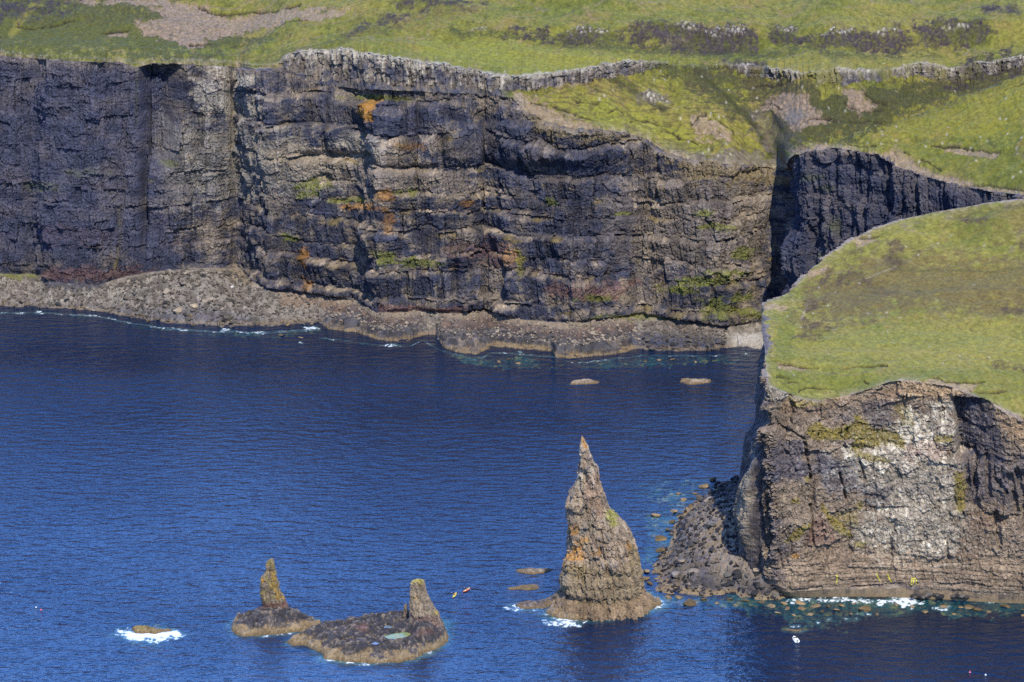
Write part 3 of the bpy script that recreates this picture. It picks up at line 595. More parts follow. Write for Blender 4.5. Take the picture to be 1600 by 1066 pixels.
# ================================================================== HEADLAND
def headland():
    st = []   # (shore xyz, base xyz, top xyz, spine px)
    for p, ys, yb, yt, sb in ((1960, 968, 946, 672, 11), (1760, 958, 940, 664, 11), (1640, 952, 934, 656, 11), (1600, 950, 930, 652, 11), (1572, 949, 929, 640, 11), (1545, 948, 928, 626, 11), (1512, 946, 925, 612, 11), (1480, 944, 923, 602, 12), (1450, 943, 922, 597, 13), (1420, 941, 921, 594, 13), (1390, 940, 920, 597, 13), (1365, 940, 920, 606, 13), (1340, 939, 920, 614, 13), (1310, 939, 921, 621, 12), (1280, 939, 922, 624, 12), (1250, 939, 924, 621, 11), (1228, 938, 925, 613, 10)):
        s = gp(p, ys, -1.5); b = gp(p, yb, 3.0)
        d = b[1] + sb; Z = H + d * ray(yt)
        st.append((s, b, np.array([Xof(p, d, Z), d, Z]), max(p, 1330 + (p - 1228) * .3)))
    for (sp, sy), (bp, by), (tp, ty, tz), m in (((1193, 922), (1198, 915), (1208, 606, 76), 1326), ((1160, 908), (1170, 903), (1201, 600, 76.3), 1322), ((1143, 888), (1155, 884), (1200, 584, 76.5), 1318), ((1134, 872), (1146, 868), (1196, 563, 77), 1314), ((1134, 845), (1146, 842), (1191, 540, 77), 1310), ((1140, 811), (1152, 808), (1188, 515, 77), 1306), ((1147, 783), (1159, 780), (1188, 492, 77), 1300), ((1157, 761), (1168, 758), (1196, 474, 77), 1296)):
        Y = (tz - H) / ray(ty)
        st.append((gp(sp, sy, -1.5), gp(bp, by, 3.0), np.array([Xof(tp, Y, tz), Y, tz]), m))
    back = ((1206, 470, 1080), (1218, 464, 1088), (1232, 457, 1096), (1250, 440, 1106), (1264, 424, 1114), (1278, 412, 1122), (1292, 400, 1128), (1316, 385, 1134), (1340, 371, 1139), (1370, 356, 1144), (1400, 346, 1148), (1450, 334, 1150), (1500, 325, 1151), (1550, 317, 1151), (1600, 312, 1150), (1760, 304, 1148), (1960, 300, 1146))
    bt = np.array([[Xof(p, d, H + d * ray(y)), d, H + d * ray(y)] for p, y, d in back])
    g = np.gradient(bt[:, :2], axis=0); nn = np.stack([-g[:, 1], g[:, 0]], -1); nn /= np.hypot(*nn.T)[:, None]
    for i, (p, y, d) in enumerate(back):
        o = bt[i].copy(); b = o.copy(); b[:2] += nn[i] * 11; b[2] = 3; s = o.copy(); s[:2] += nn[i] * 17; s[2] = -2
        st.append((s, b, o, max(1296, p)))
    S0, B0, T0 = (np.array([q[i] for q in st]) for i in range(3)); M0 = np.array([q[3] for q in st], float)
    arc = np.concatenate([[0], np.cumsum(np.maximum(np.hypot(*np.diff(T0[:, :2], axis=0).T), np.hypot(*np.diff(B0[:, :2], axis=0).T)))])
    # column spacing: fine on the faces in view, coarser at the back
    iL = 25
    u = np.concatenate([np.arange(0, arc[3], .6), np.arange(arc[3], arc[iL], .19), np.arange(arc[iL], arc[iL + 8], .35), np.arange(arc[iL + 8], arc[-1], .8)])
    def along(A, s=2.0):
        o = np.stack([np.interp(u, arc, A[:, k]) for k in range(A.shape[1])], -1)
        return o
    S, B, T = along(S0), along(B0), along(T0); M = np.interp(u, arc, M0)
    for A in (S, B, T):
        for k in range(2): A[:, k] = gsm(A[:, k], 5)
    nr = (34, 380, 190)
    # plateau height from the rim placed by image pixels (thin-plate fit)
    idx = np.linspace(0, len(u) - 1, 110).astype(int)
    kp = T[idx]; kx = kp[:, :2] / 100
    ex = []
    for p, y, d in ((1330, 560, 985), (1500, 520, 1015), (1300, 450, 1092), (1450, 430, 1082), (1600, 420, 1082)):
        pass
    def phi(r): return r * r * np.log(r + 1e-9)
    n = len(kp); A = np.zeros((n + 3, n + 3)); A[:n, :n] = phi(np.hypot(kx[:, None, 0] - kx[None, :, 0], kx[:, None, 1] - kx[None, :, 1])) + np.eye(n) * 2e-3
    A[:n, n:] = np.c_[np.ones(n), kx]; A[n:, :n] = A[:n, n:].T
    wts = np.linalg.solve(A, np.r_[kp[:, 2], 0, 0, 0])
    def hgt(x, y):
        x, y = np.asarray(x) / 100, np.asarray(y) / 100; o = np.full(x.shape, wts[n]) + wts[n + 1] * x + wts[n + 2] * y
        for i in range(n): o = o + wts[i] * phi(np.hypot(x - kx[i, 0], y - kx[i, 1]))
        return o
    sd_ = np.interp(M, [1290, 1960], [1052, 1060]); zs = hgt(Xof(M, sd_, 85 + 0 * sd_), sd_)
    MS = np.stack([Xof(M, sd_, zs), sd_, zs], -1)
    rows, seg, tt = [], [], []
    for k, (a, b) in enumerate(((S, B), (B, T), (T, MS))):
        t = np.arange(nr[k] + (k == 2)) / nr[k]
        if k == 2: t = t ** 1.25
        rows.append(a[None] + (b - a)[None] * t[:, None, None]); seg += [k] * len(t); tt += list(t)
    G = np.concatenate(rows); seg = np.array(seg); tt = np.array(tt)
    X, Y, Z = G[..., 0].copy(), G[..., 1].copy(), G[..., 2].copy()
    a0, a1 = nr[0], nr[0] + nr[1]
    pl = slice(a1, None)
    hz = hgt(X[pl], Y[pl]); w0 = np.exp(-np.hypot(X[pl] - X[a1], Y[pl] - Y[a1]) / 6)
    Z[pl] = hz + (T[:, 2] - hz[0])[None] * w0
    PX, PY = proj(X, Y, Z)
    S_ = PixelMask(PX, PY, 51)
    U = np.broadcast_to(u[None], X.shape)
    mid = .5 * (B + T); tx, ty = np.gradient(gsm(mid[:, 0], 30)), np.gradient(gsm(mid[:, 1], 30)); L = np.hypot(tx, ty) + 1e-9
    nx, ny = -ty / L, tx / L
    # outward: for a path running right-to-left along the front the sea is at -y
    if ny[len(ny) // 4] > 0: nx, ny = -nx, -ny
    front = (u < arc[17]); left = sst(arc[16], arc[18], u) * sst(arc[iL + 3], arc[iL], u)
    cl = slice(a0, a1 + 1); p, y = PX[cl], PY[cl]
    zl = [-30, 5, 12.5, 31, 52, 62, 72, 95]
    dC, o, wz, li, f, th = rock(U[cl], Z[cl], 700, colw=2.6, zl=zl, big=.55, ck=.25)
    lw = .55 + 0 * u
    setb = np.hypot(T[:, 0] - B[:, 0], T[:, 1] - B[:, 1])
    lw = lw * o['lv']
    dC = dC + lw * (th / 74 * setb) * (f - sst(o['ts'], 1.0, f)) * 1.0 - lw * .5 * np.exp(-(f / .05) ** 2)
    s2 = PixelMask(p, y, 52)
    fr = sst(1190, 1200, p)
    # detached pale pillar with a deep gap behind it, open crack, dark chimney block on the right
    dC += 4.5 * s2.poly([(1176, 745), (1188, 730), (1189, 800), (1183, 850), (1172, 840), (1168, 790)], 2.5, 2)
    dC -= 4.5 * s2.poly([(1192, 690), (1200, 690), (1206, 760), (1210, 840), (1204, 868), (1194, 850), (1190, 780)], 2.5, 3)
    dC -= 3.5 * s2.poly([(1160, 800), (1168, 780), (1172, 838), (1160, 846)], 3, 3)
    dC -= 2.8 * s2.poly([(1253, 688), (1258, 688), (1268, 748), (1264, 752)], 1.2, 1.5)
    dC -= 2.5 * s2.poly([(1198, 640), (1210, 655), (1222, 668), (1200, 672), (1192, 660)], 2, 3)
    dC -= 1.8 * s2.line([(1218, 664), (1240, 674), (1255, 685)], 2, 2)
    dC -= 2.2 * s2.line([(1312, 740), (1318, 765), (1322, 780)], 2, 3); dC -= 1.8 * s2.line([(1344, 722), (1352, 748)], 2, 3)
    dC -= 2.0 * s2.line([(1267, 790), (1266, 830), (1270, 850)], 2.5, 3); dC -= 1.6 * s2.line([(1214, 855), (1222, 885)], 3, 4); dC -= 1.5 * s2.line([(1478, 840), (1482, 870)], 3, 4)
    blk = sst(1486, 1491, p - (y - 620) * .09) * sst(618, 630, y) * sst(720, 700, y - (p - 1490) * .25)
    dC -= blk * (8.5 - 10.5 * np.clip((p - 1488) / 78, 0, 1.1))
    for (a, b_, c_, d_) in ((1521, 706, 1524, 760), (1541, 710, 1545, 775), (1578, 735, 1590, 800), (1556, 745, 1572, 765), (1508, 705, 1512, 765), (1588, 730, 1598, 770), (1600, 790, 1606, 840), (1556, 800, 1562, 850)):
        dC -= 2.2 * s2.line([(a, b_), (c_, d_)], 5, 9)
    dC += .8 * sst(1490, 1500, p) * fbm(U[cl] / 4, Z[cl] / 30, 3, 720) * sst(880, 840, y)
    dC = dC * (.75 + .25 * fr) - (1 - fr) * (1.2 * fbm(U[cl] / 5, Z[cl] / 40, 3, 722) + 2.4)
    dC += 3.2 * s2.poly([(1140, 672), (1196, 664), (1224, 672), (1222, 905), (1110, 905)], 2, 4) * sst(1222, 1212, p) - 1.5 * s2.poly([(1150, 640), (1215, 640), (1212, 668), (1150, 668)], 2, 4)
    kw = 41; pd = np.vstack([np.repeat(dC[:1], kw // 2 + 1, 0), dC, np.repeat(dC[-1:], kw // 2, 0)]); cs_ = np.cumsum(pd, 0)
    sm_ = (cs_[kw:] - cs_[:-kw]) / kw; sm_ = np.stack([gsm(r_, 5) for r_ in sm_])
    rough_l = 1.1 * fbm(U[cl] / 4 + 3, Z[cl] / 9, 5, 781, .62) + .5 * fbm(Y[cl] / 3, Z[cl] / 3, 4, 782)
    dC = dC * fr + (1 - fr) * (.93 * sm_ + .07 * dC + rough_l)
    low = sst(858, 880, y) * fr                       # smoother banded foot
    band = fbm(U[cl] / 30, Z[cl] / 1.1, 3, 723)
    dC = dC * (1 - .45 * low) + low * .5 * band
    dC *= (sst(0, .02, tt[cl])[:, None] * .85 + .15)
    rim_in = (T[:, 2] > 0)
    disp = np.zeros(X.shape, f4); disp[cl] = dC
    disp[pl] += dC[-1] * np.exp(-np.hypot(X[pl] - X[a1], Y[pl] - Y[a1]) / 4.5); disp[:a0] += dC[0] * np.exp(-np.hypot(X[:a0] - X[a0], Y[:a0] - Y[a0]) / 3)
    # plateau relief
    xp, yp = X[pl], Y[pl]
    fade = sst(0, 8, np.hypot(xp - X[a1], yp - Y[a1]))
    Z2 = Z.copy()
    Z2[pl] += fade * (2.1 * fbm(xp / 40, yp / 34, 4, 731) + .4 * fbm(xp / 8, yp / 8, 4, 732) + .34 * fbm(xp / 2, yp / 2, 3, 733))
    sh = slice(0, a0)
    e1, e2, re = cells(X[sh] / 3, Y[sh] / 3, 741)
    Z2[sh] += (.9 * (re - .4) + .6 * fbm(X[sh] / 3, Y[sh] / 3, 3, 742)) * sst(-1.5, 1, Z[sh])
    lip = np.zeros(X.shape, f4); soil = np.zeros(X.shape, f4); heath = np.zeros(X.shape, f4)
    for pts in ([(1216, 570), (1240, 573), (1278, 577)], [(1214, 591), (1232, 595)], [(1248, 613), (1262, 608), (1312, 607)], [(1452, 589), (1466, 590), (1478, 596), (1500, 597), (1538, 597)], [(1516, 608), (1530, 613), (1572, 614)], [(1318, 577), (1345, 574), (1386, 572)], [(1350, 594), (1356, 597)], [(1546, 640), (1575, 646), (1600, 652)], [(1232, 600), (1250, 601)], [(1334, 372), (1372, 369)]):
        lip[pl] = np.maximum(lip[pl], PixelMask(PX[pl], PY[pl], 53).line(pts, 1.4, 1.5))
    s3 = PixelMask(PX[pl], PY[pl], 54)
    for pts, rg in (([(1448, 590), (1472, 592), (1482, 598), (1535, 598), (1516, 612), (1480, 616), (1420, 620), (1432, 600)], 4), ([(1216, 571), (1245, 574), (1270, 578), (1240, 582), (1216, 580)], 3), ([(1338, 372), (1366, 370), (1352, 384), (1336, 386)], 4), ([(1262, 424), (1284, 420), (1296, 412), (1288, 425), (1266, 434)], 4), ([(1190, 472), (1232, 478), (1225, 484), (1192, 482)], 3)):
        soil[pl] = np.maximum(soil[pl], s3.poly(pts, 2, rg))
    for pts, rg in (([(1258, 496), (1285, 500), (1302, 512), (1285, 528), (1245, 532), (1235, 524), (1252, 512)], 8), ([(1308, 430), (1345, 425), (1362, 430), (1355, 442), (1315, 448), (1300, 446)], 8), ([(1385, 384), (1405, 376), (1418, 380), (1410, 390), (1390, 394)], 7), ([(1380, 404), (1395, 398), (1414, 412), (1398, 420), (1380, 414)], 6), ([(1560, 478), (1600, 474), (1610, 486), (1570, 486)], 5), ([(1500, 336), (1545, 340), (1540, 350), (1505, 348)], 8), ([(1570, 318), (1620, 314), (1620, 324), (1575, 326)], 5), ([(1322, 398), (1345, 388), (1350, 396), (1328, 406)], 6), ([(1545, 566), (1600, 572), (1600, 582), (1550, 578)], 8), ([(1360, 440), (1400, 462), (1385, 466), (1355, 450)], 7), ([(1340, 502), (1366, 502), (1350, 508)], 4), ([(1594, 372), (1604, 372), (1604, 388), (1594, 386)], 3), ([(1284, 428), (1300, 436), (1290, 448), (1280, 442)], 5), ([(1236, 474), (1290, 470), (1300, 482), (1262, 486)], 7)):
        heath[pl] = np.maximum(heath[pl], s3.poly(pts, 3, rg))
    Z2 += -lip * .9 - soil * .5; Z2[pl] += heath[pl] * .5 * fbm(xp / 2, yp / 2, 3, 735)
    # ---- colour: face
    C = np.zeros(X.shape + (3,), f4)
    m1, m2, m3, sk = o['m1'], o['m2'], o['m3'], o['streak']
    c = mix(np.broadcast_to(np.array([.215, .165, .125], f4), m1.shape + (3,)), DARK * 1.35, sst(.1, .7, m1 + .5 * m2) * .75)
    c = mix(c, TAN * 1.05, sst(.0, .5, m2 * .8 + .5 * m3) * .65)
    c = mix(c, PALE * .8, sst(.3, .8, sk) * .3)
    def P(tint, amt, kind, *a, **k):
        nonlocal c
        c = mix(c, tint, np.clip(getattr(s2, kind)(*a, **k) * amt, 0, 1))
    hi = fbm(U[cl] / 2.2, Z[cl] / 3.0, 5, 750, .72)
    hv = fbm(U[cl] / 1.6, Z[cl] / 2.2, 5, 751, .75)
    pw = s2.poly([(1290, 735), (1330, 690), (1400, 660), (1440, 640), (1488, 640), (1496, 740), (1505, 850), (1480, 880), (1400, 876), (1350, 862), (1330, 830), (1370, 790), (1340, 760)], 12, 36)
    c = mix(c, PALE * .85, pw * .68); c = mix(c, WHITE * 1.1, pw * sst(-.05, .4, hi * .8 + .35 * hv + .5 * m3) * .9); c = mix(c, DARK * 1.6, pw * sst(.2, .7, -hi + .3 * m1) * .5)
    P(WHITE * 1.1, .9, 'poly', [(1408, 640), (1422, 636), (1428, 656), (1420, 660), (1410, 650)], 2, 6); P(PALE * 1.15, .9, 'poly', [(1470, 650), (1482, 636), (1484, 652), (1474, 662)], 2, 4)
    P(PALE * 1.1, .8, 'ell', 1405, 766, 12, 6, rag=.6); P(PALE * .9, .7, 'poly', [(1395, 850), (1460, 855), (1470, 880), (1410, 876)], 4, 9)
    P(TAN, .6, 'poly', [(1200, 606), (1250, 604), (1260, 640), (1205, 640)], 4, 9); P(PALE * .85, .75, 'poly', [(1203, 604), (1245, 602), (1250, 622), (1210, 630)], 3, 7)
    P(np.array([.24, .16, .10], f4), .65, 'poly', [(1215, 628), (1340, 604), (1400, 600), (1420, 630), (1330, 632), (1230, 650)], 4, 12)
    P(TAN * 1.1, .7, 'poly', [(1325, 612), (1370, 598), (1400, 594), (1410, 606), (1350, 622)], 3, 7)
    P(np.array([.40, .28, .165], f4), .9, 'poly', [(1400, 590), (1450, 588), (1520, 600), (1540, 608), (1500, 622), (1440, 622), (1405, 612)], 4, 8)
    P(np.array([.36, .25, .155], f4), .85, 'poly', [(1546, 615), (1640, 650), (1640, 690), (1600, 690), (1570, 672), (1550, 645)], 4, 9)
    P(DARK * 1.1, .85, 'poly', [(1489, 622), (1512, 612), (1548, 632), (1566, 680), (1570, 720), (1520, 712), (1498, 700)], 4, 6)  # shade on the block's left-turned face, painted dark
    P(DARK * 1.2, .6, 'poly', [(1345, 628), (1390, 624), (1400, 660), (1370, 676), (1350, 655)], 4, 9); P(DARK * 1.3, .55, 'poly', [(1345, 750), (1390, 760), (1392, 790), (1355, 790)], 4, 10)
    P(DARK * 1.6, .7, 'poly', [(1205, 690), (1255, 690), (1260, 745), (1210, 750)], 5, 14); P(DARK * 1.5, .6, 'poly', [(1268, 700), (1340, 730), (1350, 770), (1290, 770)], 5, 14); P(DARK * 1.5, .55, 'poly', [(1500, 720), (1640, 700), (1640, 800), (1510, 780)], 8, 20)
    P(RED * 1.1, .5, 'poly', [(1405, 692), (1480, 690), (1490, 712), (1420, 716)], 4, 9); P(RED * .95, .6, 'poly', [(1255, 850), (1262, 815), (1280, 800), (1300, 830), (1310, 850)], 4, 7); P(np.array([.22, .13, .08], f4), .5, 'poly', [(1510, 800), (1570, 800), (1570, 820), (1520, 822)], 4, 9)
    P(np.array([.29, .21, .145], f4), .8, 'poly', [(1190, 862), (1300, 855), (1640, 870), (1640, 915), (1380, 912), (1200, 912)], 6, 12)
    P(DARK * 1.4, .55, 'poly', [(1200, 850), (1225, 850), (1225, 905), (1205, 905)], 5, 12)
    c = mix(c, c * .62, sst(.1, .5, band) * low * .8); c = mix(c, TAN * .9, sst(.15, .6, -band) * low * .45)
    P(PALE * 1.1, .95, 'poly', [(1178, 742), (1187, 735), (1188, 790), (1183, 830), (1178, 800)], 1.5, 3); P(TAN * 1.2, .9, 'poly', [(1170, 760), (1180, 745), (1182, 850), (1172, 835)], 2, 3); P(WHITE, .6, 'line', [(1184, 690), (1187, 720), (1184, 770), (1182, 850)], 2.5, 2)
    P(BLACK * 1.3, .55, 'poly', [(1192, 690), (1200, 690), (1206, 760), (1210, 840), (1204, 868), (1194, 850), (1190, 780)], 2, 3)  # shadow in the gap beside the pillar, painted black over the recess
    gv = sst(-.35, .15, hi)
    for pts, rg, am in (([(1256, 662), (1275, 656), (1296, 668), (1330, 662), (1336, 648), (1350, 655), (1368, 672), (1400, 676), (1418, 690), (1412, 700), (1378, 694), (1366, 702), (1332, 700), (1330, 686), (1262, 686)], 5, .95), ([(1330, 700), (1375, 712), (1395, 720), (1385, 726), (1340, 712)], 5, .8), ([(1230, 835), (1262, 808), (1266, 815), (1245, 840), (1228, 846)], 4, .9), ([(1284, 786), (1300, 805), (1335, 835), (1330, 845), (1300, 822), (1282, 795)], 4, .9), ([(1458, 676), (1490, 676), (1490, 690), (1465, 688)], 4, .85), ([(1492, 738), (1506, 736), (1508, 800), (1494, 795)], 4, .9), ([(1335, 790), (1345, 783), (1350, 795), (1338, 800)], 4, .8), ([(1230, 618), (1330, 612), (1320, 622), (1240, 634)], 6, .75), ([(1235, 776), (1246, 776), (1246, 784), (1236, 784)], 3, .8), ([(1254, 742), (1266, 742), (1266, 752), (1256, 752)], 3, .8), ([(1336, 848), (1356, 846), (1350, 858), (1336, 856)], 4, .8), ([(1392, 630), (1420, 640), (1430, 664), (1410, 664)], 5, .6), ([(1305, 800), (1340, 800), (1340, 825), (1315, 820)], 5, .5)):
        P(G1 * .9 + np.array([.02, .0, .0], f4), am, 'poly', pts, 2, rg)
    P(ORANGE, .7, 'ell', 1240, 867, 6, 5, rag=.9); P(np.array([.40, .22, .11], f4), .5, 'ell', 1305, 620, 16, 6, rag=.9)
    YEL = np.array([.62, .58, .03], f4)
    for pts in ([(1307, 899), (1309, 905), (1307, 911)], [(1370, 896), (1372, 903), (1375, 908)], [(1387, 898), (1390, 905), (1393, 910)], [(1424, 914), (1424, 904), (1428, 903), (1432, 905), (1432, 913)], [(1428, 904), (1427, 912)]):
        P(YEL, .9, 'line', pts, .85, .8)
    dots = cells(U[cl] / 2.0, Z[cl] / 2.2, 760); c = mix(c, PALE, sst(.2, .1, dots[0]) * (dots[2] > .8) * .5)
    c = mix(c, BLACK, np.clip(o['crack'], 0, 1) * .3); c = c * (1 + .5 * fbm(U[cl] / 2.5, Z[cl] / 2.0, 5, 783, .7))[..., None]; c = c * (.8 + .3 * o['rb'])[..., None] * (.82 + .36 * o['q3'])[..., None]
    c = mix(c, DARK * (1 + .5 * m2)[..., None], (1 - fr) * .6)  # shade of the left face painted in with DARK
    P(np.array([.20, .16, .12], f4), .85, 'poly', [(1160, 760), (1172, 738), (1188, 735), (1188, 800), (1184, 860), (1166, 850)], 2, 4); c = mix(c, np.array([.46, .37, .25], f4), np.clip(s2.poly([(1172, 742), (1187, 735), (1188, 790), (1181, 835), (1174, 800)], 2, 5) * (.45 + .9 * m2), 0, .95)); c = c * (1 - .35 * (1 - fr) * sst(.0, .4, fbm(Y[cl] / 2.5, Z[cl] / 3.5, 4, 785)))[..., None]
    rim = np.exp(-((1 - tt[cl]) / .015))[:, None] * (.6 + .5 * m2); c = mix(c, TAN, np.clip(rim, 0, .85))
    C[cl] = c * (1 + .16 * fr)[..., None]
    # ---- colour: turf
    a1_, a2, a3 = fbm(xp / 55, yp / 60, 4, 770), fbm(xp / 13, yp / 20, 5, 771, .6), fbm(xp / 2.6, yp / 5, 4, 772, .6)
    t = mix(np.broadcast_to(G2 * 1.05, xp.shape + (3,)), G1 * 1.02, np.clip(.72 + .8 * a1_ + .35 * a2, 0, 1))
    t = mix(t, G3 * 1.1, sst(-.1, .6, a2 + .5 * a3) * .6); t = mix(t, GD, sst(.2, .65, fbm(xp / 7, yp / 10, 5, 776, .7)) * .5); t = t * (1.04 + .42 * a3 + .18 * a2)[..., None]
    t = mix(t, SOIL * .8, sst(.93, .98, ridge(xp / 40 + .25 * a2, yp / 26, 1, 777)) * .45)
    def Pt(tint, amt, kind, *a, **k):
        nonlocal t
        t = mix(t, tint, np.clip(getattr(s3, kind)(*a, **k) * amt, 0, 1))
    Pt(G2 * 1.1, .8, 'poly', [(1212, 490), (1240, 486), (1246, 520), (1240, 570), (1300, 590), (1380, 592), (1330, 612), (1240, 608), (1214, 590)], 4, 10)
    Pt(G3 * .8, .9, 'poly', [(1270, 440), (1400, 400), (1620, 410), (1620, 490), (1440, 484), (1330, 500), (1280, 480)], 8, 40); Pt(np.array([.10, .075, .035], f4), .6, 'poly', [(1300, 430), (1420, 450), (1620, 470), (1620, 495), (1420, 480), (1330, 510), (1240, 490)], 8, 44)
    Pt(G3, .6, 'poly', [(1250, 430), (1400, 390), (1620, 400), (1620, 500), (1440, 492), (1330, 510), (1260, 480)], 8, 30)
    Pt(G1 * 1.1, .7, 'poly', [(1250, 530), (1400, 505), (1620, 495), (1620, 570), (1400, 575), (1260, 560)], 8, 20)
    Pt(G2, .6, 'poly', [(1400, 575), (1620, 580), (1620, 640), (1540, 612), (1460, 588)], 5, 10)
    Pt(G3 * .8, .5, 'poly', [(1480, 318), (1620, 310), (1620, 370), (1500, 360)], 8, 26)
    Pt(GD * .8, .6, 'ell', 1398, 410, 20, 12, rag=.7); Pt(GD * .7, .8, 'ell', 1434, 456, 6, 6, rag=.6); Pt(GD, .4, 'line', [(1390, 421), (1480, 420), (1600, 418)], 2, 3); Pt(TAN * .9, .7, 'line', [(1252, 496), (1260, 482), (1264, 474)], 1.5, 1.5); Pt(TAN * .9, .5, 'line', [(1352, 436), (1378, 428), (1400, 418)], 1.2, 2)
    hn = heath[pl] * (.45 + .55 * sst(-.3, .3, fbm(xp / 4, yp / 7, 4, 773)))
    t = mix(t, np.array([.075, .052, .04], f4), hn * .85)
    t = mix(t, np.array([.38, .265, .165], f4) * (.85 + .3 * a3)[..., None], np.clip(soil[pl], 0, 1) * .92)
    t = mix(t, PEAT_SHADE * 1.3, lip[pl] * .9)  # peat colour also paints the shadow under each turf lip
    sd = cells(xp / 4, yp / 8, 774); t = mix(t, PALE, sst(.14, .06, sd[0]) * (sd[2] > .93) * .5)
    edge = np.exp(-np.hypot(xp - X[a1], yp - Y[a1]) / 1.6); t = mix(t, TAN, np.clip(edge * (.45 + 1.2 * a3 + .8 * a2), 0, .85))
    C[a1 + 1:] = t[1:]
    cs = mix(np.broadcast_to(np.array([.22, .165, .11], f4), re.shape + (3,)), np.array([.06, .055, .055], f4), sst(-.1, .5, fbm(X[sh] / 4, Y[sh] / 4, 5, 743, .7)) * .8)
    cs = mix(cs, FRINGE * .8, sst(1.6, .6, Z2[sh]) * .8); cs = mix(cs, BLACK, sst(.3, -.2, Z2[sh]) * .5)
    C[sh] = cs
    Xd, Yd = X + nx[None] * disp, Y + ny[None] * disp
    def cut(a, b_): return (Xd[a:b_ + 1], Yd[a:b_ + 1], Z2[a:b_ + 1], C[a:b_ + 1])
    tag(grid('headland_shore', *cut(0, a0), M_beach, kind='structure'), 'low rocky ledge at the foot of the near headland')
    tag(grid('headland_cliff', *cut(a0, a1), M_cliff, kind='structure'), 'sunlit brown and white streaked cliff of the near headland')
    tag(grid('headland_turf', *cut(a1, len(seg) - 1), M_grass, smooth=True, kind='structure'), 'grassy plateau on top of the near headland')
    return dict(shore=np.stack([Xd[3], Yd[3]], -1)[::12])
HEAD = headland()

# ================================================================== boulder shore at the headland's toe
def toe():
    pts = [(1014, 905), (1020, 884), (1036, 868), (1042, 846), (1050, 820), (1058, 805), (1074, 790), (1096, 780), (1112, 768), (1130, 758), (1150, 752), (1185, 770), (1230, 860), (1235, 925), (1215, 938), (1180, 934), (1140, 928), (1100, 930), (1070, 926), (1042, 928), (1022, 922)]
    P = np.array([gp(a, b)[:2] for a, b in pts])
    x = np.arange(P[:, 0].min() - 8, P[:, 0].max() + 8, .32); y = np.arange(P[:, 1].min() - 10, P[:, 1].max() + 10, .5)
    X, Y = np.meshgrid(x, y); sd = sdpoly(X.astype(f4), Y.astype(f4), P) + 2.5 * fbm(X / 9, Y / 14, 4, 801)
    foot = gp(1192, 868)[:2]
    cone = np.clip(15 - .42 * np.hypot(X - foot[0], (Y - foot[1]) * .55), 0, 15)
    pil = gp(1122, 862)[:2]; ridge_ = 2.5 * np.exp(-np.hypot((X - pil[0]) / 6, (Y - pil[1]) / 14) ** 2)
    c1, c2, r1 = cells(X / 2.3, Y / 2.3, 802); e1, e2, r2 = cells(X / 5, Y / 5, 803)
    Z = np.clip(sd * .28, -2.2, 3.0) + sst(0, 10, sd) * cone + sst(0, 8, sd) * ridge_
    on = sst(-1, 2, sd)
    Z = Z + on * (1.3 * (r1 - .35) * sst(.8, .15, c1) + 1.6 * (r2 - .5) + .7 * fbm(X / 2, Y / 2, 3, 804))
    q = fbm(X / 8, Y / 10, 4, 805); q2 = fbm(X / 2, Y / 2, 4, 806)
    C = mix(np.broadcast_to(np.array([.15, .125, .10], f4), X.shape + (3,)), DARK * 1.2, np.clip(.45 + .9 * q, 0, 1) * .8)
    C = C * (.65 + .7 * r1)[..., None]
    C = mix(C, np.array([.32, .25, .18], f4), sst(1, 6, cone * sst(0, 10, sd)) * (.55 + .4 * q2))
    C = mix(C, FRINGE, sst(1.5, .5, Z + .5 * q2) * .85); C = mix(C, BLACK, sst(.2, -.3, Z) * .5)
    o = grid('boulder_shore', X, Y, Z, C, M_beach, kind='structure', keep=Z > -2.0)
    tag(o, 'spit of tumbled rock at the toe of the near headland')
    return dict(X=X, Y=Y, Z=Z, sd=sd, P=P)
TOE = toe()
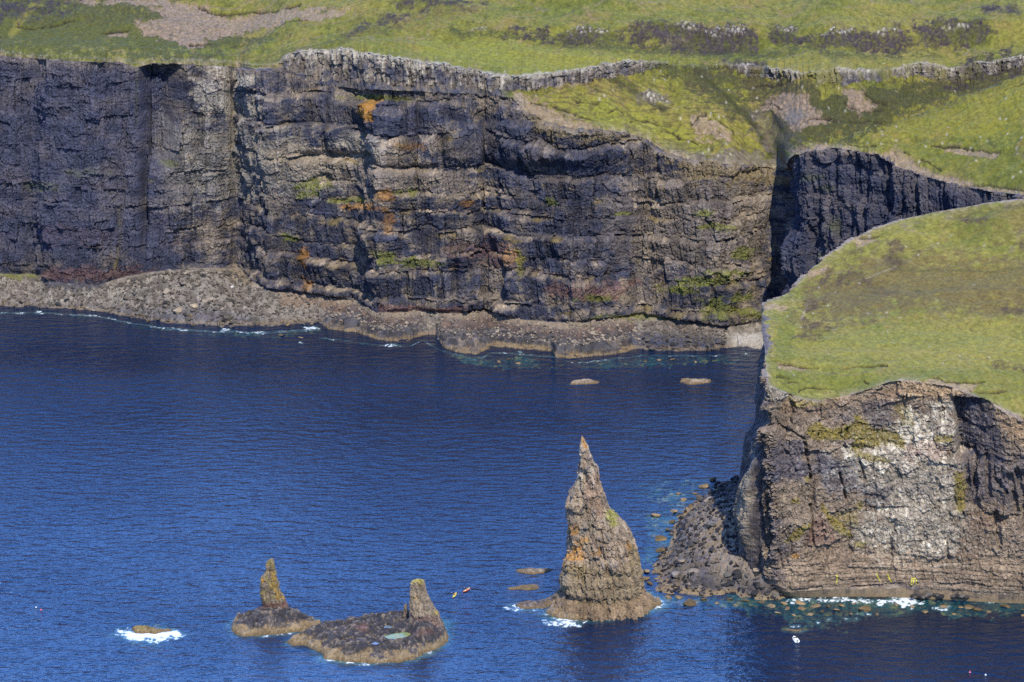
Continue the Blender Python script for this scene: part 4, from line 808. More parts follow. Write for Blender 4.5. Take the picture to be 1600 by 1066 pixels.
# ================================================================== SEA STACKS
def spire(name, parent, org, sl, d0, ratio, seed, paintf, nz=300, na=320, rough=1.0, sq=2.5, undercut=None, yoff=None, zmin=None, crag=1.0):
    """ring-built rock tower from its left/right outline in image pixels"""
    a = np.array(sl, float); z = H + d0 * ray(a[:, 0]); o = np.argsort(z); z, a = z[o], a[o]
    if zmin is not None: z[0] = zmin
    zz = np.linspace(z[0], z[-1], nz)
    pl, pr = np.interp(zz, z, a[:, 1]), np.interp(zz, z, a[:, 2])
    xl, xr = Xof(pl, d0, zz), Xof(pr, d0, zz)
    cx, ra = .5 * (xl + xr), .5 * (xr - xl)
    th = np.linspace(0, 2 * np.pi, na, endpoint=False)
    ct, sn = np.cos(th), np.sin(th)
    k = (np.abs(ct) ** sq + np.abs(sn) ** sq) ** (-1 / sq)
    Zg = zz[:, None] + 0 * th[None]; Xb = ct[None] * k * ra[:, None] + (cx - cx[0])[:, None]; Yb = sn[None] * k * ra[:, None]
    A = Xb + .55 * Yb
    s = max(.35, ra.max() / 15)
    b1, b2, rb = cells(A / (2.6 * s), Zg / (4.5 * s) + .35 * np.sin(th)[None], seed)
    e1, e2, re = cells((Xb - .5 * Yb) / (1.2 * s), Zg / (2.6 * s) + .3 * np.sin(th)[None], seed + 1)
    nxc, nyc = Xb / (2.4 * s), Yb / (2.4 * s)
    n1 = fbm(nxc * .45 + Zg / (14 * s), nyc * .45 - Zg / (26 * s), 4, seed + 2); n2 = fbm(nxc * 1.6 + Zg / (5 * s) * .4, nyc * 1.6 + Zg / (9 * s), 4, seed + 3)
    r = np.minimum(ra, ra.max())[:, None]
    amp = crag * s * np.clip(r / (2.2 * s), .12, 1)
    fine = fbm(A / (.8 * s), Zg / (1.6 * s), 5, seed + 8, .65); rib = ridge(A / (2.6 * s) + .5 * n2, Zg / (16 * s), 3, seed + 9) - .4
    l9 = (Zg / (4.6 * s) + .5 * n1).astype(int); uu = A / s + .5 * fine
    a9, c9, d9 = cols1(uu / 3.4, l9, seed + 12); a3_, c3_, d3_ = cols1(uu / 1.25, (Zg / (3.1 * s) + .4 * n2).astype(int), seed + 13)
    disp = amp * (1.5 * (a9 - .5) + .9 * (a3_ - .5) + .5 * ((Zg / (4.6 * s) + .5 * n1) % 1 < .12) * -1 + .6 * (rb - .5) + .75 * (re - .5) + 1.2 * n1 + .9 * n2 + .55 * fine + .7 * rib)
    # keep the image outline at the two sides, roughen mainly the faces
    disp = disp * (.45 + .55 * np.abs(sn)[None] ** 1.0)
    if undercut is not None:
        for uz, uw, ud in undercut: disp -= .7 * ud * np.exp(-((Zg - uz - .5 * n1) / uw) ** 2)
    rad = k[None] * r
    X = cx[:, None] + ct[None] * (rad + disp); Y = d0 + (0 if yoff is None else np.interp(zz, *yoff)[:, None]) + sn[None] * (rad * (ratio if np.isscalar(ratio) else np.interp(zz, *ratio)[:, None]) + disp)
    Zp = Zg + .25 * s * fbm(A / 2, Zg / 2, 3, seed + 4)
    Zp[-1] += .15
    PX, PY = proj(X, Y, Zp)
    C = paintf(PixelMask(PX, PY, seed), dict(X=X, Y=Y, Z=Zp, n1=n1, n2=n2, rb=rb, re=re, th=th, c3=c3_, crack=np.clip(.4 * sst(.06, 0, d3_) + .4 * sst(.04, 0, d9) + .4 * sst(.0, -.35, fine) + .5 * np.exp(-(b2 - b1) / .05) * sst(.0, .4, n2), 0, 1), a=A))
    # cap the top
    X = np.vstack([X, np.full((1, na), X[-1].mean())]); Y = np.vstack([Y, np.full((1, na), Y[-1].mean())]); Zp = np.vstack([Zp, np.full((1, na), Zp[-1].max() + .25 * s)]); C = np.concatenate([C, C[-1:]])
    return grid(name, X, Y, Zp, C, M_stack, wrap=True, parent=parent, org=org)
def shelf_rock(name, parent, org, pts, height, seed, paintf, step=.33, slope=1.0, tilt=None, hump=None, fr=1.6, mat=None):
    """low wave-cut platform: outline in image pixels projected to sea level, weedy fringe, rough top"""
    P = np.array([gp(a, b)[:2] for a, b in pts])
    x = np.arange(P[:, 0].min() - 4, P[:, 0].max() + 4, step); y = np.arange(P[:, 1].min() - 4, P[:, 1].max() + 4, step)
    X, Y = np.meshgrid(x, y); sd = sdpoly(X.astype(f4), Y.astype(f4), P)
    sd = sd + .9 * fbm(X / 3.5, Y / 3.5, 4, seed) * min(1, height / 2) + .5 * fbm(X / 12, Y / 12, 2, seed + 7)
    c1, c2, r1 = cells(X / 1.8, Y / 1.8, seed + 1)
    z = np.interp(sd, [-4, -1.5, 0, fr * .6, fr * 1.1, fr * 2.2, fr * 3.4, 60], [-4, -1.6, -.3, height * .42 * slope, height * .5, height * .62, height * .95, height * 1.1])
    n = fbm(X / 4, Y / 4, 4, seed + 2); n2 = fbm(X / 1.2, Y / 1.2, 3, seed + 3)
    e1, e2, r2 = cells(X / 4.2 + .4 * n, Y / 4.2, seed + 4)
    z = z + sst(-.5, 1.5, sd) * (.45 * n + .22 * n2 + .6 * (r1 - .5) + .7 * (r2 - .5) - .5 * np.exp(-(e2 - e1) / .06)) * min(1.3, height / 2.5)
    if hump is not None:
        for hx, hy, rx, ry, hh in hump:
            q = gp(hx, hy, 3.0); z = z + hh * np.exp(-((X - q[0]) / rx) ** 2 - ((Y - q[1]) / ry) ** 2) * (1 + .3 * n)
    PX, PY = proj(X, Y, z)
    C = paintf(PixelMask(PX, PY, seed + 5), dict(X=X, Y=Y, Z=z, n=n, n2=n2, r1=r1, sd=sd, h=height))
    o = grid(name, X, Y, z, C, mat or M_stack, parent=parent, org=org, keep=z > -1.8)
    return o, P
OUT = []     # outlines at the waterline for surf
PDK = np.array([.050, .047, .052], f4)
def plat_paint(top=PDK, mixto=BROWN * .9, low=1.9):
    def f(S, d):
        n, n2 = d['n'], d['n2']
        c = mix(np.broadcast_to(top, n.shape + (3,)), mixto, sst(-.1, .5, n + .5 * n2) * .65)
        c = mix(c, TAN * .9, sst(.2, .6, n2 + .5 * n) * .6) * (.7 + .6 * d['r1'])[..., None]
        n5 = fbm(d['X'] / 5, d['Y'] / 5, 4, 888, .65)
        fr = sst(low + .4, low - .3, d['Z'] + .9 * n + .4 * n2 + 1.3 * n5)
        c = mix(c, FRINGE * (.8 + .4 * np.clip(d['r1'], 0, 1))[..., None], fr * .92)
        c = mix(c, np.array([.36, .29, .19], f4), sst(.1, .5, n5 + .5 * n2) * fr * .6); c = mix(c, np.array([.14, .095, .05], f4), sst(1.1, .5, d['Z'] + .5 * n2 + .4 * n5) * .75)
        c = mix(c, BLACK, sst(.12, -.25, d['Z']) * .55)
        return c
    return f
# ---- the tall stack
o1 = gp(945, 945)
t1 = thing('sea_stack', 'tallest pointed sea stack, standing on a pale wave-cut base beside the near headland', 'sea stack', o1)
def p1(S, d):
    n1, n2 = d['n1'], d['n2']; Z = d['Z']; h2 = fbm(d['a'] / 2.5, Z / 3, 5, 905, .65); st = fbm(d['a'] / 1.0, Z / 14, 4, 906)
    c = mix(np.broadcast_to(BROWN * np.array([1.9, 1.75, 1.45], f4), n1.shape + (3,)), DARK * 1.6, sst(.1, .6, n2 + .5 * h2) * .6)
    c = mix(c, TAN * .95, sst(-.1, .5, h2 + .3 * n1) * .7)
    c = mix(c, PALE * .85, sst(.05, .6, st) * sst(20, 34, Z) * .7)
    c = mix(c, np.array([.25, .155, .115], f4), S.poly([(915, 740), (938, 740), (944, 800), (930, 810), (918, 790)], 3, 8) * .5)
    low = sst(20, 15, Z); c = mix(c, np.array([.21, .16, .095], f4), low * .6); c = mix(c, np.array([.26, .20, .12], f4), low * sst(-.1, .5, h2) * .6)
    for e in ((896, 830, 14, 10), (902, 850, 10, 14), (893, 872, 16, 12), (890, 885, 14, 8), (910, 842, 8, 8), (982, 855, 6, 10), (932, 862, 8, 6), (908, 868, 8, 9)):
        c = mix(c, ORANGE * 1.05, S.ell(*e, rag=.9) * sst(-.4, .2, h2) * .8)
    for e in ((956, 806, 11, 12), (958, 818, 8, 6)): c = mix(c, LICH * np.array([.8, 1.0, .9], f4), S.ell(*e, rag=.7) * .85)
    c = mix(c, G3 * 1.2, S.ell(895, 890, 22, 14, rag=.9) * .5); c = mix(c, G3, S.ell(990, 868, 10, 22, rag=.9) * .5)
    c = mix(c, ORANGE * .9, S.poly([(906, 680), (912, 682), (918, 700), (914, 700), (908, 690)], 1.5, 2) * .8)
    c = mix(c, FRINGE * np.array([.85, .82, .9], f4), sst(5.6, 4.6, Z + .6 * n1) * .8)
    c = mix(c, BLACK, d['crack'] * .6)
    return 1.15 * c * (.8 + .3 * d['rb'])[..., None] * (.75 + .5 * d['c3'])[..., None]
spire('spire', t1, o1, [(948, 868, 1017), (940, 868, 1015), (934, 868, 1012), (928, 872, 1009), (925, 873, 1007), (920, 873, 1006.5), (915, 874, 1006), (907, 875, 1004.5), (899, 877, 1003), (883, 880.5, 999), (870, 883, 996), (858, 885, 993), (846, 887, 989), (835, 888, 984), (826, 887.5, 979), (819, 887, 974), (811, 886, 968), (804, 886, 962), (796, 887, 955), (789, 887, 949.5), (782, 887.5, 946), (776, 889, 944), (770, 890.5, 942.5), (763, 896, 941), (756, 899.5, 940), (748, 901, 938), (740, 903, 936), (734, 906.5, 935), (730, 907.5, 933.5), (722, 908, 929), (714, 908.5, 924), (707, 908, 921.5), (700, 907.5, 919.5), (692, 906.8, 916), (687, 907.2, 913.5), (683, 908, 910.5)], o1[1], ([0, 8, 20, 40, 62], [.95, .85, .8, .8, .9]), 900, p1, nz=460, na=520, undercut=[(5.2, 1.3, 1.8), (13.5, .8, .7), (20, .6, .5)], zmin=-2, crag=.95)
def p1b(S, d):
    c = plat_paint(FRINGE * .75, BROWN * 1.1, 1.5)(S, d)
    c = mix(c, np.array([.22, .16, .12], f4), sst(1.6, 2.6, d['Z']) * .7)
    return c
_, pp = shelf_rock('wave_cut_base', t1, o1, [(852, 957), (858, 948), (866, 938), (880, 928), (920, 918), (980, 918), (1012, 928), (1030, 938), (1036, 944), (1024, 951), (1004, 957), (985, 963), (955, 966), (925, 968), (900, 970), (875, 967), (860, 963)], 3.4, 910, p1b, slope=1.0)
OUT.append((pp, 1.0, .95))
_, pp = shelf_rock('reef_arm', t1, o1, [(804, 946), (815, 942), (840, 939), (862, 932), (876, 930), (884, 938), (868, 946), (850, 950), (830, 951), (812, 950)], 1.4, 915, plat_paint(DARK * 1.2, BROWN, .5), fr=1.0)
OUT.append((pp, 1.0, 1.0))
# ---- the slim stack
o2 = gp(430, 966)
t2 = thing('sea_stack', 'slim yellow-lichened sea stack like a finger, on its own low dark platform', 'sea stack', o2)
def p2(S, d):
    n1, n2 = d['n1'], d['n2']; Z = d['Z']; h2 = fbm(d['a'] / 1.2, Z / 1.6, 5, 925, .65); st = fbm(d['a'] / .5, Z / 7, 4, 926)
    c = mix(np.broadcast_to(TAN * .62, n1.shape + (3,)), BROWN * .9, sst(-.2, .5, st) * .8)
    c = mix(c, PALE * .6, sst(.2, .7, h2) * .6)
    c = mix(c, ORANGE * np.array([.8, 1.0, 1.0], f4), S.poly([(422, 890), (430, 895), (436, 925), (444, 935), (430, 938), (424, 915)], 2, 5) * .8)
    c = mix(c, LICH, sst(-.1, .4, h2 + n1 * .4) * sst(6, 9, Z) * .55)
    c = mix(c, ORANGE * 1.1, S.ell(410, 907, 3.5, 4, rag=.5) * .9)
    c = mix(c, RED * 1.0, sst(7.2, 6.2, Z + .5 * n1) * .75); c = mix(c, PALE * .8, sst(.3, .7, n2) * sst(6, 5, Z) * .6)
    c = mix(c, DARK * 1.2, sst(4.6, 3.8, Z + .5 * n2) * .85)
    c = mix(c, BLACK, d['crack'] * .5)
    return 1.15 * c * (.8 + .3 * d['rb'])[..., None] * (.75 + .5 * d['c3'])[..., None]
spire('spire', t2, o2, [(975, 396, 460), (966, 397, 459), (961, 399, 457), (957, 400, 455.5), (953, 402, 454), (949.5, 405, 451), (947, 409, 449), (943, 410, 448), (938, 409.5, 446.5), (934, 408, 444.5), (930, 407.5, 441), (926, 407, 438.5), (920, 406.5, 437), (914, 406, 436), (909, 407, 434.5), (905, 408, 433.5), (901, 410, 432.5), (898, 411.5, 431.8), (894, 414, 431), (889, 415.3, 429.7), (884, 415.6, 428.7), (879, 416.2, 427.9), (876, 418, 427.6), (874, 421, 427.4)], o2[1], .85, 920, p2, nz=260, na=260, zmin=1.0, crag=.7)
_, pp = shelf_rock('wave_cut_base', t2, o2, [(360, 976), (364, 971), (372, 967), (400, 961), (440, 959), (465, 962), (485, 968), (502, 976), (497, 982), (467, 988), (422, 993), (382, 996), (368, 992), (360, 985)], 3.6, 930, plat_paint(PDK, BROWN * .7, 2.0), hump=[(430, 962, 9, 5, 2.0)])
OUT.append((pp, .7, .75))
# ---- the islet with a blunt stack
o3 = gp(600, 1000)
t3 = thing('sea_stack', 'blunt tower at the right end of a broad dark islet with green tide pool', 'sea stack', o3)
def p3(S, d):
    n1, n2 = d['n1'], d['n2']; Z = d['Z']; h2 = fbm(d['a'] / 1.3, Z / 1.6, 5, 945, .65); st = fbm(d['a'] / .7, Z / 8, 4, 946)
    c = mix(np.broadcast_to(TAN * .85, n1.shape + (3,)), BROWN * 1.15, sst(-.1, .5, st) * .7)
    c = mix(c, PALE * .7, sst(.2, .7, h2) * .5)
    c = mix(c, LICH * np.array([1.0, 1.05, .9], f4), sst(17.6, 19.4, Z + 1.6 * n1 + .8 * h2) * .7)
    c = mix(c, np.array([.40, .28, .14], f4), S.ell(648, 934, 5, 5, rag=.6) * .8); c = mix(c, LICH * 1.2, S.ell(681, 957, 5, 5, rag=.6) * .8)
    low = sst(8.0, 6.5, Z + n1); c = mix(c, np.array([.21, .135, .115], f4), low * .75); c = mix(c, PALE * .7, low * sst(.3, .6, n2) * .6); c = mix(c, DARK * 1.4, low * sst(.1, .5, -n2) * .6)
    c = mix(c, DARK * 1.2, S.poly([(636, 955), (642, 955), (644, 985), (634, 990)], 2, 3) * .5)  # shadow side of the tower painted along its left edge
    c = mix(c, BLACK, d['crack'] * .5)
    return 1.15 * c * (.8 + .3 * d['rb'])[..., None] * (.75 + .5 * d['c3'])[..., None]
spire('spire', t3, o3, [(1000, 616, 697), (993, 622, 696), (988, 625, 695), (984, 627, 693), (976, 632, 690), (968, 640, 688), (960, 641, 686.5), (955, 640.5, 684), (950, 640, 679), (944, 639.6, 676), (938, 640, 672.5), (930, 640.5, 668.5), (922, 641, 665.5), (916, 641.3, 664), (911, 641.7, 663.3), (908, 644, 662.8), (906, 650, 660)], gp(662, 990)[1], .72, 940, p3, nz=240, na=280, zmin=1.0, crag=.75)
spire('pinnacle', t3, o3, [(972, 628, 643), (966, 629.5, 641), (962, 629.8, 639), (955, 630, 638), (949, 630.5, 637.5), (945, 632, 636.5), (944, 633.5, 636)], gp(640, 982)[1], .9, 950, lambda S, d: mix(np.broadcast_to(TAN * .8, d['n1'].shape + (3,)), BROWN, sst(-.1, .4, d['n2'])), nz=60, na=60)
pool_px = [(601, 994), (612, 990), (628, 988), (640, 989), (643, 993), (632, 997), (616, 1000), (605, 999)]
pool2_px = [(598, 980), (606, 977), (616, 979), (612, 982), (602, 982)]; pool3_px = [(578, 1006), (586, 1003), (594, 1005), (588, 1008)]
def p3b(S, d):
    c = plat_paint(PDK, BROWN * .75, 2.1)(S, d)
    c = mix(c, RED * 1.1, S.ell(567, 979, 14, 7, rag=.7) * .7); c = mix(c, RED, S.ell(660, 988, 30, 7, rag=.8) * .45)
    return c
pts3 = [(449, 1004), (456, 998), (470, 992), (488, 984), (505, 979), (530, 975), (560, 974), (592, 970), (628, 966), (670, 962), (690, 972), (697, 990), (699, 994), (696, 1002), (683, 1012), (662, 1023), (645, 1031), (620, 1036), (575, 1037), (540, 1034), (510, 1031), (497, 1020), (478, 1010), (455, 1008)]
P3 = np.array([gp(a, b)[:2] for a, b in pts3])
# the platform with basins for the pools: shelf built by hand so that pools sit in hollows
_o, pp = shelf_rock('wave_cut_base', t3, o3, pts3, 3.8, 960, p3b, hump=[(655, 990, 10, 9, 2.6), (610, 968, 12, 6, 1.6), (567, 980, 4, 4, 1.0)])
OUT.append((pp, .75, .8))
def pool(name, ptsp, c, label, z0):
    m, nt, lk, b = nodes('pool_water'); b.inputs['Roughness'].default_value = .2; b.inputs['Specular IOR Level'].default_value = .12
    tc = N(nt, 'ShaderNodeTexCoord'); ns = N(nt, 'ShaderNodeTexNoise', Scale=.5, Detail=3.0); lk.new(tc.outputs['Object'], ns.inputs['Vector'])
    rp = N(nt, 'ShaderNodeValToRGB'); rp.color_ramp.elements[0].color = (*c[0], 1); rp.color_ramp.elements[1].color = (*c[1], 1); rp.color_ramp.elements[0].position = .4; rp.color_ramp.elements[1].position = .6
    lk.new(ns.outputs['Fac'], rp.inputs[0]); lk.new(rp.outputs[0], b.inputs['Base Color'])
    P = np.array([gp(a, b_, z0) for a, b_ in ptsp]); n = 96
    t = np.linspace(0, len(P), n, endpoint=False); Pc = np.vstack([P, P[:1]])
    R = np.stack([np.interp(t, np.arange(len(P) + 1), Pc[:, k]) for k in range(3)], -1)
    R[:, :2] = np.stack([np.convolve(np.r_[R[-4:, k], R[:, k], R[:4, k]], np.ones(9) / 9, 'valid') for k in (0, 1)], -1)
    c0 = R.mean(0); aa = np.arange(n) * 2 * np.pi / n; kk = 1 + .10 * np.sin(3 * aa + len(P)) + .07 * np.sin(7 * aa + 1) + .04 * np.sin(13 * aa)
    R[:, :2] = c0[:2] + (R[:, :2] - c0[:2]) * kk[:, None]
    V = np.vstack([R, c0 + (R - c0) * .5, c0[None]]) - o3
    Fq = []
    for i in range(n):
        j = (i + 1) % n; Fq += [(i, j, n + j, n + i)]
    me = [tuple(q) for q in Fq]; V = list(map(tuple, V)); ms = bpy.data.meshes.new(name)
    ms.from_pydata(V, [], me + [(n + i, n + (i + 1) % n, 2 * n) for i in range(n)]); ms.materials.append(m)
    o = bpy.data.objects.new(name, ms); col.objects.link(o); o.parent = t3; o['label'] = label
def sink(o, ptsl, z0):
    me = o.data; n = len(me.vertices); co = np.empty(n * 3, f4); me.vertices.foreach_get('co', co); co = co.reshape(-1, 3)
    w = co + np.asarray(o3, f4)
    for pts_ in ptsl:
        sd = sdpoly(w[:, 0], w[:, 1], np.array([gp(a, b, z0)[:2] for a, b in pts_]))
        k = sst(-2.5, -.4, sd); tgt = np.where(sd > -.35, z0 - .5, z0 + .35)
        up_ = np.minimum(w[:, 2], z0 + .6)
        w[:, 2] = np.where(sd > -.35, np.minimum(w[:, 2], z0 - .4), w[:, 2] * (1 - k) + k * np.clip(w[:, 2], z0 - .1, z0 + .45))
    co[:, 2] = w[:, 2] - o3[2]; me.vertices.foreach_set('co', co.ravel()); me.update()
sink(_o, [pool_px, pool2_px, pool3_px], 3.6)
pool('tide_pool', pool_px, ((.27, .27, .06), (.15, .22, .11)), 'large yellow-green tide pool', 3.6)
pool('tide_pool', pool2_px, ((.10, .13, .12), (.16, .20, .20)), 'small grey pool below the pinnacle', 3.6)
pool('tide_pool', pool3_px, ((.12, .14, .18), (.18, .21, .26)), 'small blue-grey pool near the middle of the islet', 3.6)

# ================================================================== SKERRIES (single low rocks)
def skerry(label, px_, py_, w, h, foam, shallow, seed, height, top=FRINGE * .8, m2=BROWN, group=None, step=.25):
    n = 16; ring = []
    for i in range(n):
        a = 2 * math.pi * i / n; r = 1 + .12 * math.sin(2 * a + seed) + .14 * math.sin(3 * a + seed * 1.7) + .09 * math.sin(5 * a + seed * 2.3) + .06 * math.sin(7 * a + seed)
        ring.append((px_ + w * .5 * r * math.cos(a), py_ + h * .5 * r * math.sin(a)))
    org = gp(px_, py_)
    o, pp = shelf_rock('skerry', None, org, ring, height, 2000 + seed, plat_paint(top, m2, height * .35), step=step, fr=1.0)
    o.location = org; tag(o, label, 'rock', group)
    OUT.append((pp, foam, shallow)); return o
skerry('weed-brown skerry alone at lower left, ringed with breaking surf', 232, 986, 52, 11, 1.6, .8, 1, 1.9, np.array([.20, .15, .05], f4), np.array([.14, .10, .04], f4))
skerry('flat grey-topped skerry, upper of the pair left of the tallest stack', 835, 893, 50, 10, .12, .45, 2, 1.2, TAN * .9, BROWN * 1.2)
skerry('flat olive-topped skerry, lower of the pair left of the tallest stack', 820, 919, 50, 8, .12, .45, 3, 1.0, np.array([.17, .13, .06], f4), BROWN)
skerry('whale-backed tan skerry out in the bay with foam at its left end', 913, 598, 50, 7, .3, .5, 4, 1.4, TAN * 1.0, TAN * .7, step=.35)
skerry('flat tan skerry in the bay nearest the near headland', 1086, 597, 56, 7, .15, .45, 5, 1.5, TAN * 1.0, TAN * .75, step=.35)
skerry('barely awash weedy rock off the cliff foot, just behind the white motorboat', 1243, 985, 32, 4, .5, .7, 6, .7, np.array([.14, .14, .07], f4), BROWN)
# ================================================================== BOULDERS
def hull_mesh(name, seed, n=22, bev=.028):
    rr = random.Random(seed); bm = bmesh.new()
    for i in range(n):
        v = Vector((rr.gauss(0, 1), rr.gauss(0, 1), rr.gauss(0, 1))).normalized()
        v *= .42 + .1 * rr.random()
        bm.verts.new((v.x * 1.15, v.y, v.z * .85))
    r = bmesh.ops.convex_hull(bm, input=bm.verts[:])
    bmesh.ops.delete(bm, geom=[e for e in r['geom_interior'] if isinstance(e, bmesh.types.BMVert)], context='VERTS')
    bmesh.ops.bevel(bm, geom=bm.edges[:] , offset=bev, segments=1, affect='EDGES', profile=.6, clamp_overlap=True)
    me = bpy.data.meshes.new(name); bm.to_mesh(me); bm.free(); return me
HULLS = [hull_mesh('boulder', 40 + i, 14 + i % 9) for i in range(12)]
VAR = {}
for key, m in (('grey', M_bgrey), ('dark', M_bdark), ('tan', M_btan), ('pale', M_bpale), ('white', M_bwhite)):
    VAR[key] = []
    for h in HULLS:
        c = h.copy(); c.name = 'boulder_' + key; c.materials.append(m); VAR[key].append(c)
NB = [0]
def boulder(loc, size, kind, label, group=None, flat=.8, sink_=.22):
    o = bpy.data.objects.new('boulder', R_.choice(VAR[kind])); col.objects.link(o)
    sz = size * R_.uniform(.72, .98) * flat
    o.scale = (size * R_.uniform(.9, 1.15), size * R_.uniform(.8, 1.1), sz)
    o.location = (loc[0], loc[1], loc[2] + sz * (.5 - sink_) - sz * .1)
    o.rotation_euler = (R_.uniform(-.25, .25), R_.uniform(-.25, .25), R_.uniform(0, 6.28))
    tag(o, label, 'rock', group); NB[0] += 1
    return o
def rubble(name, pts, sizes, mat, label):
    """uncountable small stones, one merged mesh"""
    Vs, Fs, n = [], [], 0
    base = []
    for i in range(6):
        bm = bmesh.new(); rr = random.Random(300 + i)
        for k in range(9):
            v = Vector((rr.gauss(0, 1), rr.gauss(0, 1), rr.gauss(0, 1))).normalized() * .5; bm.verts.new(v)
        r = bmesh.ops.convex_hull(bm, input=bm.verts[:])
        bm.verts.ensure_lookup_table(); bm.verts.index_update()
        base.append((np.array([v.co for v in bm.verts]), np.array([[v.index for v in f.verts] for f in bm.faces]))); bm.free()
    for p, s in zip(pts, sizes):
        v, f = base[R_.randrange(6)]
        a = R_.uniform(0, 6.28); ca, sa = math.cos(a), math.sin(a)
        w = v * s * np.array([R_.uniform(.8, 1.3), R_.uniform(.8, 1.2), R_.uniform(.6, .9)])
        w = np.stack([w[:, 0] * ca - w[:, 1] * sa, w[:, 0] * sa + w[:, 1] * ca, w[:, 2]], -1) + np.asarray(p) + np.array([0, 0, s * .12])
        Vs.append(w); Fs.append(f + n); n += len(v)
    o = mesh_obj(name, np.vstack(Vs), np.vstack(Fs), mat, kind='stuff'); tag(o, label)
def pick(mask, n, rs):
    i = np.flatnonzero(mask.ravel()); return rs.choice(i, min(n, len(i)), replace=False)
rs = np.random.RandomState(5)
fx, fy, fz, fp, fq, ft = (FAR[k].ravel() for k in ('X', 'Y', 'Z', 'px', 'py', 't'))
vis = (fp > -20) & (fp < 1195)
noshelf = ((fp < 500) | (fp > 1000))
fanm = vis & (fp > 150) & (fp < 430) & (ft > .08) & (ft < .85)
for i in pick(fanm & (fp > 185) & (fp < 375), 50, rs): boulder((fx[i], fy[i], fz[i]), (1.7 + 3.4 * R_.random() ** 2) * (1.15 if ft[i] < .5 else .85), 'grey', 'angular grey-brown boulder in the rockfall fan under the left cliff', 'boulders in the rockfall fan')
for px_, py_, s, k, lb in ((361, 450, 3.0, 'white', 'white boulder high on the right side of the rockfall fan'), (278, 487, 6.2, 'pale', 'biggest pale boulder low in the middle of the rockfall fan'), (260, 474, 5.2, 'grey', 'broad grey boulder left of and above the biggest pale one in the fan'), (303, 478, 5.0, 'pale', 'pale slab boulder right of the biggest boulder in the fan'), (318, 436, 3.6, 'dark', 'dark boulder near the top of the rockfall fan')):
    j = np.argmin((fp - px_) ** 2 + (fq - py_) ** 2); boulder((fx[j], fy[j], fz[j]), s, k, lb)
for i in pick(vis & (fp < 200) & (ft > .05) & (ft < .45), 16, rs): boulder((fx[i], fy[i], fz[i]), R_.uniform(1.6, 3.4), 'grey' if R_.random() < .6 else 'dark', 'boulder on the shore strip at the far left foot of the cliff', 'boulders on the far left shore')
for i in pick(vis & (fp > 1000) & (fp < 1135) & (ft > .02) & (ft < .5), 46, rs): boulder((fx[i], fy[i], fz[i]), R_.uniform(1.8, 3.4), 'dark', 'black boulder on the storm beach left of the pale cove', 'black boulders beside the pale cove')
for i in pick(vis & (fp > 880) & (fp < 1010) & (ft > .25) & (ft < .7), 16, rs): boulder((fx[i], fy[i], fz[i]), R_.uniform(2.0, 3.8), 'grey', 'grey boulder resting on the dark rock shelf below the cliff', 'grey boulders on the rock shelf')
for i in pick(vis & noshelf & (fp > 200) & (fp < 500) & (ft > 0.0) & (ft < .14), 18, rs): boulder((fx[i], fy[i], max(fz[i], -.1)), R_.uniform(1.8, 3.2), 'dark' if R_.random() < .6 else 'tan', 'wet boulder at the waterline below the rockfall fan', 'waterline boulders below the fan')
ks = pick(vis & ~noshelf & (ft > .22) & (ft < .98), 2600, rs)
rubble('shelf_rubble', np.c_[fx, fy, fz][ks], .35 + 1.9 * rs.uniform(0, 1, len(ks)) ** 3, M_bgrey, 'broken stones strewn on the dark rock shelves')
k1 = pick(vis & noshelf & (ft > .04) & (ft < .9) & (fp < 1135), 5200, rs)
rsz = .35 + 1.5 * rs.uniform(0, 1, len(k1)) ** 3
rubble('scree_rubble', np.c_[fx, fy, fz][k1], rsz * (1 + .5 * (np.abs(fp[k1] - 300) < 100)), M_bgrey, 'grey scree and stones of the far beach')
tx_, ty_, tz_, ts_ = (TOE[k].ravel() for k in ('X', 'Y', 'Z', 'sd'))
tpx, tpy = proj(tx_, ty_, tz_)
land = (ts_ > .2) & (tz_ > -.3) & (tpx < 1222)
for i in pick(land & (tpy > 760) & (tpx < 1140), 60, rs): boulder((tx_[i], ty_[i], tz_[i]), 1.9 + 3.2 * R_.random() ** 2, 'dark' if R_.random() < .5 else 'grey', 'tumbled dark boulder on the spit between tallest stack and headland', 'tumbled boulders on the spit')
for i in pick(land & (tpy > 895) & (tpx > 1130), 24, rs): boulder((tx_[i], ty_[i], tz_[i]), R_.uniform(2.0, 4.2), 'dark', 'black boulder at the front foot of the headland corner', 'boulders at the headland corner')
k2 = pick(land, 2600, rs)
sz2 = .4 + 2.2 * rs.uniform(0, 1, len(k2)) ** 2.5
rubble('spit_rubble', np.c_[tx_, ty_, tz_][k2[:1500]], sz2[:1500], M_bdark, 'loose dark stones covering the spit')
rubble('spit_scree', np.c_[tx_, ty_, tz_][k2[1500:]], sz2[1500:] * .8, M_bgrey, 'paler scree among the dark stones of the spit')
j = np.argmin((tpx - 1182) ** 2 + (tpy - 893) ** 2); boulder((tx_[j], ty_[j], tz_[j]), 3.9, 'pale', 'large pale rounded boulder on the scree at the headland corner')
AW = [(1274, 948, 19), (1253, 952, 15), (1251, 943, 18), (1285, 956, 9), (1307, 954, 11), (1351, 953, 25), (1445, 957, 12), (1501, 949, 8), (1515, 950, 17), (1527, 953, 16), (1571, 948, 18), (1597, 953, 9), (1598, 962, 7), (1205, 948, 14), (1230, 952, 12), (1316, 946, 14), (1295, 948, 10), (1475, 948, 12), (1335, 944, 10), (1225, 944, 12), (1190, 942, 12), (1165, 939, 12), (1140, 937, 11), (1100, 937, 12), (1215, 958, 9), (1060, 934, 13), (1045, 934, 12), (1400, 946, 10), (1425, 948, 9), (1545, 957, 9), (1240, 962, 8), (1265, 961, 10), (1330, 960, 8), (1370, 960, 7), (1490, 960, 8), (1120, 943, 9), (1150, 946, 8)]
